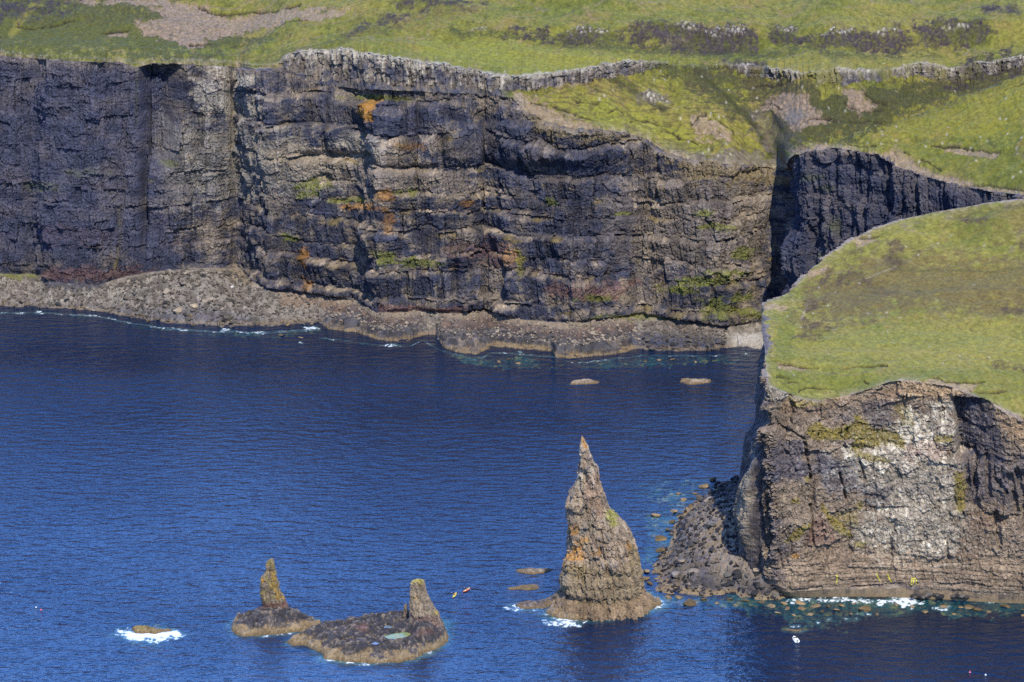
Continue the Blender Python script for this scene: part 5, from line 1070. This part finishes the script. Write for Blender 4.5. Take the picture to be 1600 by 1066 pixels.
for x_, y_, w_ in AW:
    q = gp(x_, y_); boulder(q + [0, 0, .05], w_ / 4.45, 'tan', 'weed-brown boulder awash in the surf below the near headland cliff' if w_ < 20 else 'largest weed-brown boulder in the surf, in front of the yellow cliff marks', 'awash boulders below the headland' if w_ < 20 else None, flat=.55, sink_=.3)
for i in range(16):
    x_ = 1428 + i * 7.5 + R_.uniform(-3, 3); q = gp(x_, R_.uniform(929, 936), 1.2); boulder(q, R_.uniform(2.2, 3.8), 'dark', 'dark angular boulder in the row at the cliff foot, right of the yellow marks', 'dark boulders at the right cliff foot')
AW2 = [(1078, 944, 25), (1024, 806, 18), (1033, 843, 22), (1032, 861, 18), (1100, 761, 20), (1052, 800, 17), (1082, 793, 22), (1097, 783, 20), (1068, 782, 14), (1051, 816, 14), (1010, 893, 18), (1006, 905, 16), (1016, 912, 14), (1040, 872, 12), (1028, 880, 10), (1044, 828, 11), (1060, 772, 10), (1086, 772, 9)]
for i, (x_, y_, w_) in enumerate(AW2):
    q = gp(x_, y_); boulder(q + [0, 0, .05], w_ / 4.25, 'tan', 'tan boulder isolated in the shallows, between tallest stack and headland, nearest the surf' if i == 0 else 'tan half-drowned boulder along the left edge of the spit', None if i == 0 else 'half-drowned boulders beside the spit', flat=.6, sink_=.3)
q = gp(1119, 792); boulder(q, 5.4, 'tan', 'big square tan block at the back of the spit', flat=1.1)
q = gp(1114, 751); boulder(q, 3.6, 'tan', 'sunlit tan rock standing in the water, outermost behind the spit', flat=.9)
q = gp(1121, 758); boulder(q, 2.8, 'dark', 'dark rock leaning behind the outermost sunlit one of the spit', flat=1.1)
q = gp(1152, 750); boulder(q, 4.0, 'dark', 'shadowed dark rock against the left wall of the headland', flat=.9)
AW3 = [(780, 566), (795, 562), (810, 568), (775, 573), (1050, 562), (1085, 566), (1010, 565), (1030, 563), (700, 540), (440, 524), (470, 528)]
for x_, y_ in AW3:
    q = gp(x_, y_); boulder(q, R_.uniform(1.6, 3.0), 'tan', 'small tan rock breaking the water off the far shelves', 'rocks off the far shelves', flat=.5, sink_=.3)
print('boulders', NB[0])

# ================================================================== SEA
def sea():
    def axis(lo, hi, st, far, k=1.16):
        core = list(np.arange(lo, hi, st)); s = st; a = hi
        while a < far: s *= k; a += s; core.append(a)
        s = st; a = lo; pre = []
        while a > -far if lo < 0 else a > 300: s *= k; a -= s; pre.append(a)
        return np.array(pre[::-1] + core)
    x = axis(-285.0, 285.0, .6, 5000); y = axis(858.0, 1400.0, 1.0, 3200)
    X, Y = np.meshgrid(x, y); X = X.astype(f4); Y = Y.astype(f4)
    core = (X > -290) & (X < 290) & (Y > 850) & (Y < 1405)
    foam = np.zeros(X.shape, f4); shal = np.zeros(X.shape, f4)
    n = fbm(X / 16, Y / 22, 4, 1001); n2 = fbm(X / 5, Y / 9, 4, 1002)
    for P, fs, ss in OUT:
        m = 26; k = core & (X > P[:, 0].min() - m) & (X < P[:, 0].max() + m) & (Y > P[:, 1].min() - m) & (Y < P[:, 1].max() + m)
        d = -sdpoly(X[k], Y[k], P); d = np.maximum(d, 0)
        fr = np.clip((P[:, 1].mean() - Y[k]) / (np.ptp(P[:, 1]) * .5 + .1), -1, 1)     # surf breaks on the seaward (near) side
        wid = (1.3 + 2.2 * fs) * (.75 + .5 * fr)
        foam[k] = np.maximum(foam[k], fs * np.exp(-(d / np.maximum(wid, .5)) ** 1.6) * (.55 + .35 * fr + .6 * n[k]))
        shal[k] = np.maximum(shal[k], ss * np.exp(-(d / 5.5) ** 1.5))
    PX, PY = proj(X, Y, X * 0)
    S_ = PixelMask(np.where(core, PX, -9e5), PY, 61)
    # around the single skerry the swell breaks widely
    def F_(v, kind, *a, **k):
        nonlocal foam
        foam = np.maximum(foam, getattr(S_, kind)(*a, **k) * v)
    def H_(v, kind, *a, **k):
        nonlocal shal
        shal = np.maximum(shal, getattr(S_, kind)(*a, **k) * v)
    F_(1.25, 'poly', [(212, 992), (230, 998), (258, 992), (262, 988), (262, 1000), (244, 1006), (222, 1003)], 2, 3); F_(1.1, 'poly', [(262, 988), (294, 992), (284, 997), (262, 1000)], 2, 3); F_(1.0, 'poly', [(178, 983), (204, 982), (206, 994), (190, 992)], 2, 3)
    H_(.8, 'poly', [(165, 985), (190, 972), (225, 968), (262, 975), (300, 990), (250, 1022), (210, 1015), (190, 998)], 5, 8)
    F_(1.0, 'poly', [(783, 948), (808, 943), (846, 943), (856, 947), (850, 952), (800, 955)], 2, 3); F_(1.0, 'poly', [(848, 968), (890, 972), (915, 972), (905, 980), (880, 981), (850, 976)], 2, 3); F_(.8, 'poly', [(985, 962), (1000, 958), (998, 964)], 2, 2)
    F_(1.25, 'poly', [(1366, 938), (1410, 931), (1426, 935), (1446, 942), (1424, 949), (1395, 946), (1368, 943)], 3, 5); F_(.95, 'poly', [(1225, 934), (1290, 931), (1372, 936), (1370, 946), (1300, 942), (1230, 942)], 3, 6); F_(.9, 'poly', [(1455, 947), (1490, 945), (1480, 955), (1458, 953)], 2, 3); F_(.9, 'poly', [(1535, 940), (1585, 938), (1580, 944), (1540, 944)], 2, 2); F_(.75, 'poly', [(1335, 956), (1365, 955), (1362, 962), (1336, 961)], 2, 2); F_(.7, 'poly', [(1272, 970), (1300, 964), (1298, 972), (1276, 974)], 2, 3); F_(.7, 'poly', [(1316, 965), (1342, 964), (1340, 970), (1320, 970)], 2, 2); F_(.6, 'poly', [(1232, 976), (1252, 975), (1250, 982), (1234, 982)], 2, 2)
    H_(1.0, 'poly', [(1010, 925), (1100, 930), (1240, 932), (1640, 934), (1640, 962), (1500, 966), (1440, 958), (1400, 968), (1330, 978), (1240, 975), (1130, 952), (1030, 942)], 6, 9)
    H_(.75, 'poly', [(1225, 975), (1420, 968), (1400, 985), (1280, 992), (1225, 990)], 7, 12)
    H_(.95, 'poly', [(1000, 790), (1030, 770), (1090, 745), (1125, 742), (1150, 760), (1080, 800), (1050, 860), (1020, 890), (1000, 880), (1010, 840)], 7, 12)
    H_(.6, 'poly', [(990, 760), (1010, 745), (1060, 750), (1020, 790), (985, 840)], 7, 12); H_(.7, 'ell', 1147, 712, 12, 4, rag=.5)
    H_(.55, 'poly', [(-20, 488), (60, 488), (150, 496), (130, 506), (40, 502), (-20, 500)], 4, 7); H_(.75, 'poly', [(180, 503), (330, 518), (420, 520), (500, 514), (510, 522), (420, 530), (330, 526), (230, 516)], 3, 5); H_(.9, 'poly', [(700, 556), (770, 552), (860, 558), (880, 566), (1000, 560), (1180, 556), (1150, 566), (1000, 576), (880, 578), (780, 578), (720, 568)], 3, 6); H_(.35, 'poly', [(960, 560), (1200, 556), (1190, 660), (1100, 700), (980, 690), (900, 640)], 20, 30); H_(.4, 'poly', [(590, 540), (690, 536), (700, 556), (640, 552)], 3, 6)
    for a in ((265, 514, 20, 3), (355, 515, 12, 3), (400, 521, 16, 3), (487, 512, 14, 4), (470, 536, 6, 2), (612, 540, 13, 4), (688, 530, 7, 3), (812, 551, 6, 3), (60, 487, 6, 2), (1165, 553, 10, 2), (896, 598, 9, 3)): F_(.85, 'ell', *a, rag=.5)
    F_(.6, 'line', [(0, 489), (60, 489), (150, 494), (200, 504), (260, 514), (330, 518), (420, 520), (500, 514)], 2.0, 2); F_(.5, 'line', [(500, 528), (590, 540), (640, 541), (660, 532), (690, 548), (745, 563), (770, 551), (860, 557), (900, 568), (1000, 556), (1140, 556)], 1.6, 2)
    foam = foam * (.62 + .38 * np.clip(1 + 1.6 * n2, 0, 1.6)); shal = shal * (.8 + .5 * n)
    o = grid('sea', X, Y, np.zeros(X.shape, f4), np.zeros(X.shape + (3,), f4), M_sea(), smooth=True, kind='structure')
    me = o.data
    for nm, v in (('foam', foam), ('shallow', shal)):
        a = me.attributes.new(nm, 'FLOAT', 'POINT'); a.data.foreach_set('value', v.astype(f4).ravel())
    tag(o, 'deep blue rippled sea filling the bay')
def M_sea():
    m, nt, lk, b = nodes('sea_water')
    g = N(nt, 'ShaderNodeNewGeometry')
    def mapn(sc, scale, det, rough=.55):
        mp = N(nt, 'ShaderNodeMapping'); mp.inputs['Scale'].default_value = sc; lk.new(g.outputs['Position'], mp.inputs['Vector'])
        t = N(nt, 'ShaderNodeTexNoise', Scale=scale, Detail=det, Roughness=rough); lk.new(mp.outputs[0], t.inputs['Vector']); return t.outputs['Fac']
    def mth(op, a, bb=None, c=None):
        n = N(nt, 'ShaderNodeMath', operation=op)
        for i, v in enumerate((a, bb, c)):
            if v is None: continue
            if isinstance(v, (int, float)): n.inputs[i].default_value = v
            else: lk.new(v, n.inputs[i])
        return n.outputs[0]
    def rng(v, a, bb, c=0.0, d=1.0):
        n = N(nt, 'ShaderNodeMapRange', interpolation_type='SMOOTHSTEP'); lk.new(v, n.inputs[0])
        for i, q in enumerate((a, bb, c, d)): n.inputs[1 + i].default_value = q
        return n.outputs[0]
    def mixc(f, a, bb):
        n = N(nt, 'ShaderNodeMix', data_type='RGBA'); lk.new(f, n.inputs[0])
        for i, v in ((6, a), (7, bb)):
            if isinstance(v, tuple): n.inputs[i].default_value = (*v, 1)
            else: lk.new(v, n.inputs[i])
        return n.outputs[2]
    fo = N(nt, 'ShaderNodeAttribute', attribute_name='foam').outputs['Fac']; sh = N(nt, 'ShaderNodeAttribute', attribute_name='shallow').outputs['Fac']
    swell = mapn((.12, .26, 1), 1.0, 3.0, .5); chop = mapn((.55, .62, 1), 1.0, 4.0, .62); wind = mapn((.006, .010, 1), 1.0, 3.0); patch = mapn((.028, .05, 1), 1.0, 3.0)
    # submerged boulders seen through the shallows
    vo = N(nt, 'ShaderNodeTexVoronoi', Scale=1.0, Randomness=1.0); mp = N(nt, 'ShaderNodeMapping'); mp.inputs['Scale'].default_value = (.24, .13, 1)
    wob = N(nt, 'ShaderNodeTexNoise', Scale=.5, Detail=2.0); lk.new(g.outputs['Position'], wob.inputs['Vector'])
    va = N(nt, 'ShaderNodeVectorMath', operation='MULTIPLY_ADD'); va.inputs[1].default_value = (2.5, 2.5, 0); lk.new(wob.outputs['Color'], va.inputs[0]); lk.new(g.outputs['Position'], va.inputs[2])
    lk.new(va.outputs[0], mp.inputs['Vector']); lk.new(mp.outputs[0], vo.inputs['Vector'])
    v2 = N(nt, 'ShaderNodeTexVoronoi', Scale=2.3, Randomness=1.0); lk.new(mp.outputs[0], v2.inputs['Vector'])
    brk = mapn((.25, .3, 1), 1.0, 5.0, .7)
    spot = mth('MULTIPLY', mth('MAXIMUM', rng(vo.outputs['Distance'], .46, .20), mth('MULTIPLY', rng(v2.outputs['Distance'], .40, .2), .7)), mth('MULTIPLY', rng(sh, .35, .8), rng(brk, .40, .56)))
    deep = mixc(rng(wind, .35, .65), (.0025, .010, .034), (.0035, .014, .045))
    c = mixc(mth('MULTIPLY', rng(mth('ADD', sh, mth('MULTIPLY', mth('SUBTRACT', patch, .5), .9)), .30, .95), .85), deep, (.014, .075, .085))
    c = mixc(mth('MULTIPLY', spot, .85), c, (.15, .17, .075))
    f = rng(mth('ADD', fo, mth('MULTIPLY', mth('SUBTRACT', mapn((.5, .42, 1), 1.0, 6.0, .72), .5), 2.4)), .62, .98)
    milk = mth('MULTIPLY', rng(fo, .1, .9), .45)
    c = mixc(milk, c, (.10, .24, .26))
    fleck = mth('MULTIPLY', rng(mapn((.33, .45, 1), 1.0, 2.0), .80, .83), 0.6)
    c = mixc(mth('MULTIPLY', f, .92), c, (.78, .82, .85))
    lk.new(c, b.inputs['Base Color'])
    lk.new(rng(f, 0, 1, .12, .8), b.inputs['Roughness'])
    b.inputs['IOR'].default_value = 1.45; b.inputs['Specular IOR Level'].default_value = .6; b.inputs['Specular Tint'].default_value = (.50, .88, 1, 1)
    h = mth('MULTIPLY', mth('ADD', mth('MULTIPLY', swell, 1.0), mth('MULTIPLY', chop, .22)), rng(wind, .3, .7, .65, 1.25))
    bp = N(nt, 'ShaderNodeBump', Strength=1.0, Distance=SEA_WAVE); lk.new(h, bp.inputs['Height']); lk.new(bp.outputs[0], b.inputs['Normal'])
    return m
SEA_WAVE = 1.55
sea()

# ================================================================== SMALL CRAFT AND BUOYS
def loft(name, secs, mat, parent=None, closed=True):
    bm = bmesh.new(); rings = [[bm.verts.new(p) for p in s] for s in secs]
    for a, b in zip(rings[:-1], rings[1:]):
        n = len(a)
        for i in range(n if closed else n - 1): bm.faces.new((a[i], a[(i + 1) % n], b[(i + 1) % n], b[i]))
    for r in (rings[0], rings[-1]):
        if closed: bm.faces.new(r)
    bmesh.ops.recalc_face_normals(bm, faces=bm.faces[:])
    me = bpy.data.meshes.new(name); bm.to_mesh(me); bm.free(); me.materials.append(mat)
    for p in me.polygons: p.use_smooth = True
    o = bpy.data.objects.new(name, me); col.objects.link(o); o.parent = parent; return o
def tube(name, pts, r, mat, parent=None, n=10):
    secs = []
    pts = [Vector(p) for p in pts]
    for i, p in enumerate(pts):
        d = (pts[min(i + 1, len(pts) - 1)] - pts[max(i - 1, 0)]).normalized(); u = d.orthogonal().normalized(); v = d.cross(u)
        rr = r[i] if isinstance(r, (list, tuple)) else r
        secs.append([p + (u * math.cos(a) + v * math.sin(a)) * rr for a in [2 * math.pi * k / n for k in range(n)]])
    return loft(name, secs, mat, parent)
M_yel = paint('kayak_yellow', (.72, .60, .10)); M_red = paint('kayak_red', (.50, .07, .04)); M_ylo = paint('deck_cream', (.80, .66, .26)); M_blk = paint('neoprene_black', (.02, .02, .025), .7)
M_skin = paint('skin', (.45, .26, .18), .6); M_hair = paint('hair_brown', (.05, .03, .02), .7); M_vest1 = paint('vest_orange', (.65, .20, .05), .7); M_vest2 = paint('vest_red', (.45, .05, .05), .7); M_white = paint('gelcoat_white', (.75, .76, .76), .3); M_glass = paint('tinted_screen', (.03, .04, .05), .1); M_pink = paint('buoy_red', (.70, .05, .10), .4); M_steel = paint('aluminium', (.5, .5, .5), .4)
def kayak(loc, rz, L, W, hm, dm, label):
    t = thing('kayak', label, 'kayak', loc); t.rotation_euler = (0, 0, rz)
    secs, deck = [], []
    for i in range(21):
        s = -1 + 2 * i / 20; w = W * .5 * max(.03, (1 - abs(s) ** 2.3)); rock_ = .16 * abs(s) ** 3
        secs.append([(L / 2 * s, w * math.cos(a), .10 + rock_ + (.17 * math.sin(a) if math.sin(a) > 0 else .22 * math.sin(a))) for a in [2 * math.pi * k / 16 for k in range(16)]])
    loft('hull', secs, hm, t)
    for i in range(15):
        s = -.78 + 1.56 * i / 14
        w = W * .30 * max(.05, (1 - abs(s) ** 2.3)); zt = .285 + .16 * abs(s) ** 3
        deck.append([(L / 2 * s, -w, zt - .02), (L / 2 * s, -w * .5, zt + .015), (L / 2 * s, w * .5, zt + .015), (L / 2 * s, w, zt - .02), (L / 2 * s, 0, zt - .08)])
    loft('deck_panel', deck, dm, t)
    ring = [(.42 * math.cos(a), .24 * math.sin(a), .32) for a in [2 * math.pi * k / 24 for k in range(25)]]
    tube('cockpit_rim', ring, .035, M_blk, t, 8)
    return t
def person(loc, rz, vest, label):
    """seated paddler: one skinned body, vest and hair as children"""
    t = thing('person', label, 'person', loc); t.rotation_euler = (0, 0, rz)
    V, E, Rd = [], [], []
    def v(p, r, par=None):
        V.append(p); Rd.append(r)
        if par is not None: E.append((par, len(V) - 1))
        return len(V) - 1
    pel = v((0, 0, .12), .15); sp = v((.02, 0, .36), .14, pel); ch = v((.04, 0, .56), .16, sp); nk = v((.05, 0, .70), .06, ch); hd = v((.07, 0, .82), .095, nk); tp = v((.07, 0, .93), .075, hd); v((.17, 0, .83), .02, hd)
    for s in (-1, 1):
        hip = v((.12, .12 * s, .10), .10, pel); kn = v((.52, .18 * s, .16), .075, hip); an = v((.92, .12 * s, .04), .05, kn); v((1.02, .12 * s, .10), .04, an)
        sh = v((.04, .20 * s, .62), .065, ch); el = v((.20, .32 * s, .42), .048, sh); wr = v((.44, .34 * s, .46), .033, el); pm = v((.50, .345 * s, .47), .036, wr)
        for k, (dy, ln) in enumerate(((-.030, .055), (-.010, .065), (.010, .06), (.030, .045))):
            a_ = v((.55, (.345 + dy) * s, .48), .011, pm); b_ = v((.55 + ln * .5, (.345 + dy) * s, .455), .010, a_); v((.54, (.345 + dy) * s, .435), .009, b_)
        th = v((.51, .30 * s, .455), .011, pm); v((.54, .295 * s, .445), .010, th)
    me = bpy.data.meshes.new('body'); me.from_pydata(V, E, []); me.materials.append(M_skin)
    o = bpy.data.objects.new('body', me); col.objects.link(o); o.parent = t
    md = o.modifiers.new('skin', 'SKIN')
    for i, r in enumerate(Rd): me.skin_vertices[0].data[i].radius = (r, r)
    me.skin_vertices[0].data[0].use_root = True
    sb = o.modifiers.new('sub', 'SUBSURF'); sb.levels = 1; sb.render_levels = 1
    loft('vest', [[(.03 + rx * math.cos(a), ry * math.sin(a), z) for a in [2 * math.pi * k / 14 for k in range(14)]] for z, rx, ry in ((.22, .17, .20), (.34, .19, .23), (.52, .20, .25), (.64, .15, .21), (.66, .08, .12))], vest, t)
    loft('hair', [[(.055 + r * math.cos(a), r * math.sin(a), z) for a in [2 * math.pi * k / 12 for k in range(12)]] for z, r in ((.86, .108), (.90, .112), (.95, .095), (.99, .05), (1.0, .01))], M_hair, t)
    return t
def paddle(loc, rz, label):
    t = thing('paddle', label, 'paddle', loc); t.rotation_euler = (0, 0, rz)
    tube('shaft', [(.54, -1.0, .36), (.54, 0, .47), (.54, 1.0, .60)], .018, M_blk, t, 8)
    for s, z in ((-1, .36), (1, .60)):
        bl = [[(.54 + w * c, s * y, z + (y - 1) * .12 * s + w * .25 * c * 0 + .01 * e) for c, e in ((-1, 0), (0, 1), (1, 0), (0, -1))] for y, w in ((.98, .02), (1.06, .07), (1.25, .095), (1.40, .08), (1.46, .03))]
        loft('blade', bl, M_white, t)
k1l = gp(710.3, 931); kayak((k1l[0], k1l[1], .12), math.radians(78), 5.6, .95, M_yel, M_yel, 'plain yellow kayak, left of the two beyond the islet')
person((k1l[0], k1l[1], .22), math.radians(78), M_vest1, 'person in orange vest seated in the plain yellow kayak'); paddle((k1l[0], k1l[1], .22), math.radians(78), 'paddle held by the person in the plain yellow kayak')
k2l = gp(729, 923); kayak((k2l[0], k2l[1], .12), math.radians(60), 5.2, 1.25, M_red, M_ylo, 'red kayak with cream deck, right of the two beyond the islet')
person((k2l[0], k2l[1], .22), math.radians(60), M_vest2, 'person in red vest seated in the red kayak with cream deck'); paddle((k2l[0], k2l[1], .22), math.radians(60), 'paddle held by the person in the red kayak')
def motorboat(loc):
    t = thing('motorboat', 'small white motorboat floating off the cliff foot at lower right', 'boat', loc); t.rotation_euler = (0, 0, math.radians(100))
    secs = []
    for x, w, k, zt in ((-2.1, .88, -.18, .62), (-1.0, .95, -.22, .62), (.2, .92, -.22, .66), (1.1, .72, -.15, .74), (1.8, .38, .05, .84), (2.2, .06, .45, .92)):
        secs.append([(x, 0, k), (x, w * .7, k * .3 + .05), (x, w, .35), (x, w, zt), (x, w - .07, zt), (x, w - .12, .30), (x, 0, .22 if x < 1.5 else .5), (x, -w + .12, .30), (x, -w + .07, zt), (x, -w, zt), (x, -w, .35), (x, -w * .7, k * .3 + .05)])
    loft('hull', secs, M_white, t)
    loft('windscreen', [[(.55, y, .66), (.35, y, 1.12), (.31, y, 1.12), (.49, y, .66)] for y in (-.7, 0, .7)], M_glass, t)
    loft('console', [[(.50, y, .28), (.50, y, .70), (.10, y, .82), (.02, y, .28)] for y in (-.45, .45)], M_white, t)
    loft('seat', [[(-.9, y, .3), (-.9, y, .62), (-.5, y, .62), (-.5, y, .3)] for y in (-.6, .6)], M_white, t)
    loft('outboard_motor', [[(-2.15 + r * math.cos(a), r * .8 * math.sin(a), z) for a in [2 * math.pi * k / 12 for k in range(12)]] for z, r in ((-.4, .06), (.4, .08), (.55, .2), (.9, .22), (1.02, .12))], M_blk, t)
motorboat(gp(1243, 1001))
def buoy(px_, py_, mat, band, r, label):
    q = gp(px_, py_); t = thing('buoy', label, 'buoy', (q[0], q[1], .15))
    loft('float', [[(r * math.cos(p) * math.cos(a), r * math.cos(p) * math.sin(a), r * math.sin(p)) for a in [2 * math.pi * k / 18 for k in range(18)]] for p in np.linspace(-1.55, 1.55, 13)], mat, t)
    tube('rope_eye', [(.09 * math.cos(a), 0, r + .06 + .09 * math.sin(a)) for a in np.linspace(-.6, 3.74, 12)], .03, band, t, 6)
    tube('collar', [(r * 1.0 * math.cos(a), r * 1.0 * math.sin(a), .02) for a in np.linspace(0, 6.283, 25)], .04, band, t, 6)
buoy(56.5, 950, M_white, M_blk, .32, 'white buoy with dark collar, left of the pair at far left'); buoy(64.2, 953.8, M_pink, M_white, .32, 'red buoy with pale collar, right of the pair at far left')
buoy(1515.4, 1051.3, M_pink, M_white, .32, 'red buoy with pale collar at lower right'); buoy(1540, 1055.5, M_white, M_white, .30, 'plain white buoy right of the lower right red one')

# ================================================================== CAMERA, SUN, SKY
cam = bpy.data.cameras.new('camera'); co = bpy.data.objects.new('camera', cam); col.objects.link(co)
co.location = (0, 0, H); co.rotation_euler = (math.radians(90) - TH, 0, 0)
cam.sensor_width = 36; cam.lens = 18 * F / 800; cam.clip_start = 1; cam.clip_end = 20000
scn.camera = co
SKY_BOOST = 5.2
AZ, EL = math.radians(13), math.radians(50)
ts = Vector((math.sin(AZ) * math.cos(EL), -math.cos(AZ) * math.cos(EL), math.sin(EL)))
sun = bpy.data.lights.new('sun', 'SUN'); so = bpy.data.objects.new('sun', sun); col.objects.link(so)
sun.energy = 4.8; sun.angle = math.radians(.53); sun.color = (1, .925, .75); so.rotation_euler = (-ts).to_track_quat('-Z', 'Y').to_euler(); so.location = (300, 300, 600)
w = bpy.data.worlds.new('World'); scn.world = w; w.use_nodes = True
nt = w.node_tree.nodes; bg = nt['Background']; sk = nt.new('ShaderNodeTexSky'); sk.sky_type = 'NISHITA'; sk.sun_disc = False; sk.sun_elevation = EL; sk.sun_rotation = math.pi - AZ
sk.air_density = 1.0; sk.dust_density = .4; sk.ozone_density = 4.0
tn = nt.new('ShaderNodeVectorMath'); tn.operation = 'MULTIPLY'; tn.inputs[1].default_value = (.78, .98, 1.4)
w.node_tree.links.new(sk.outputs[0], tn.inputs[0]); 
# added boost of the landward sky, to brighten what the sea mirrors
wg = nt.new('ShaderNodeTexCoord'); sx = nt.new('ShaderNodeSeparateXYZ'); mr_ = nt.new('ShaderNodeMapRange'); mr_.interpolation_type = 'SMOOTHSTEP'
for i_, v_ in enumerate((.05, .55, 1.0, SKY_BOOST)): mr_.inputs[1 + i_].default_value = v_
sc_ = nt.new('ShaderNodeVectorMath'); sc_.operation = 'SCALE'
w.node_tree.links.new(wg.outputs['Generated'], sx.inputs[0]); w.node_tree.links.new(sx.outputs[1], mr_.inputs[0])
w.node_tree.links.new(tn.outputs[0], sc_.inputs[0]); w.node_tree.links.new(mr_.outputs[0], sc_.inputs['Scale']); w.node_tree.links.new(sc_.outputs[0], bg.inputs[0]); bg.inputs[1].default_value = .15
scn.view_settings.view_transform = 'Standard'; scn.view_settings.look = 'None'; scn.view_settings.exposure = 0; scn.view_settings.gamma = 1
scn.render.engine = 'CYCLES'; scn.cycles.max_bounces = 5; scn.cycles.diffuse_bounces = 2; scn.cycles.glossy_bounces = 2; scn.cycles.use_denoising = False; scn.cycles.sample_clamp_direct = 3; scn.cycles.sample_clamp_indirect = 3
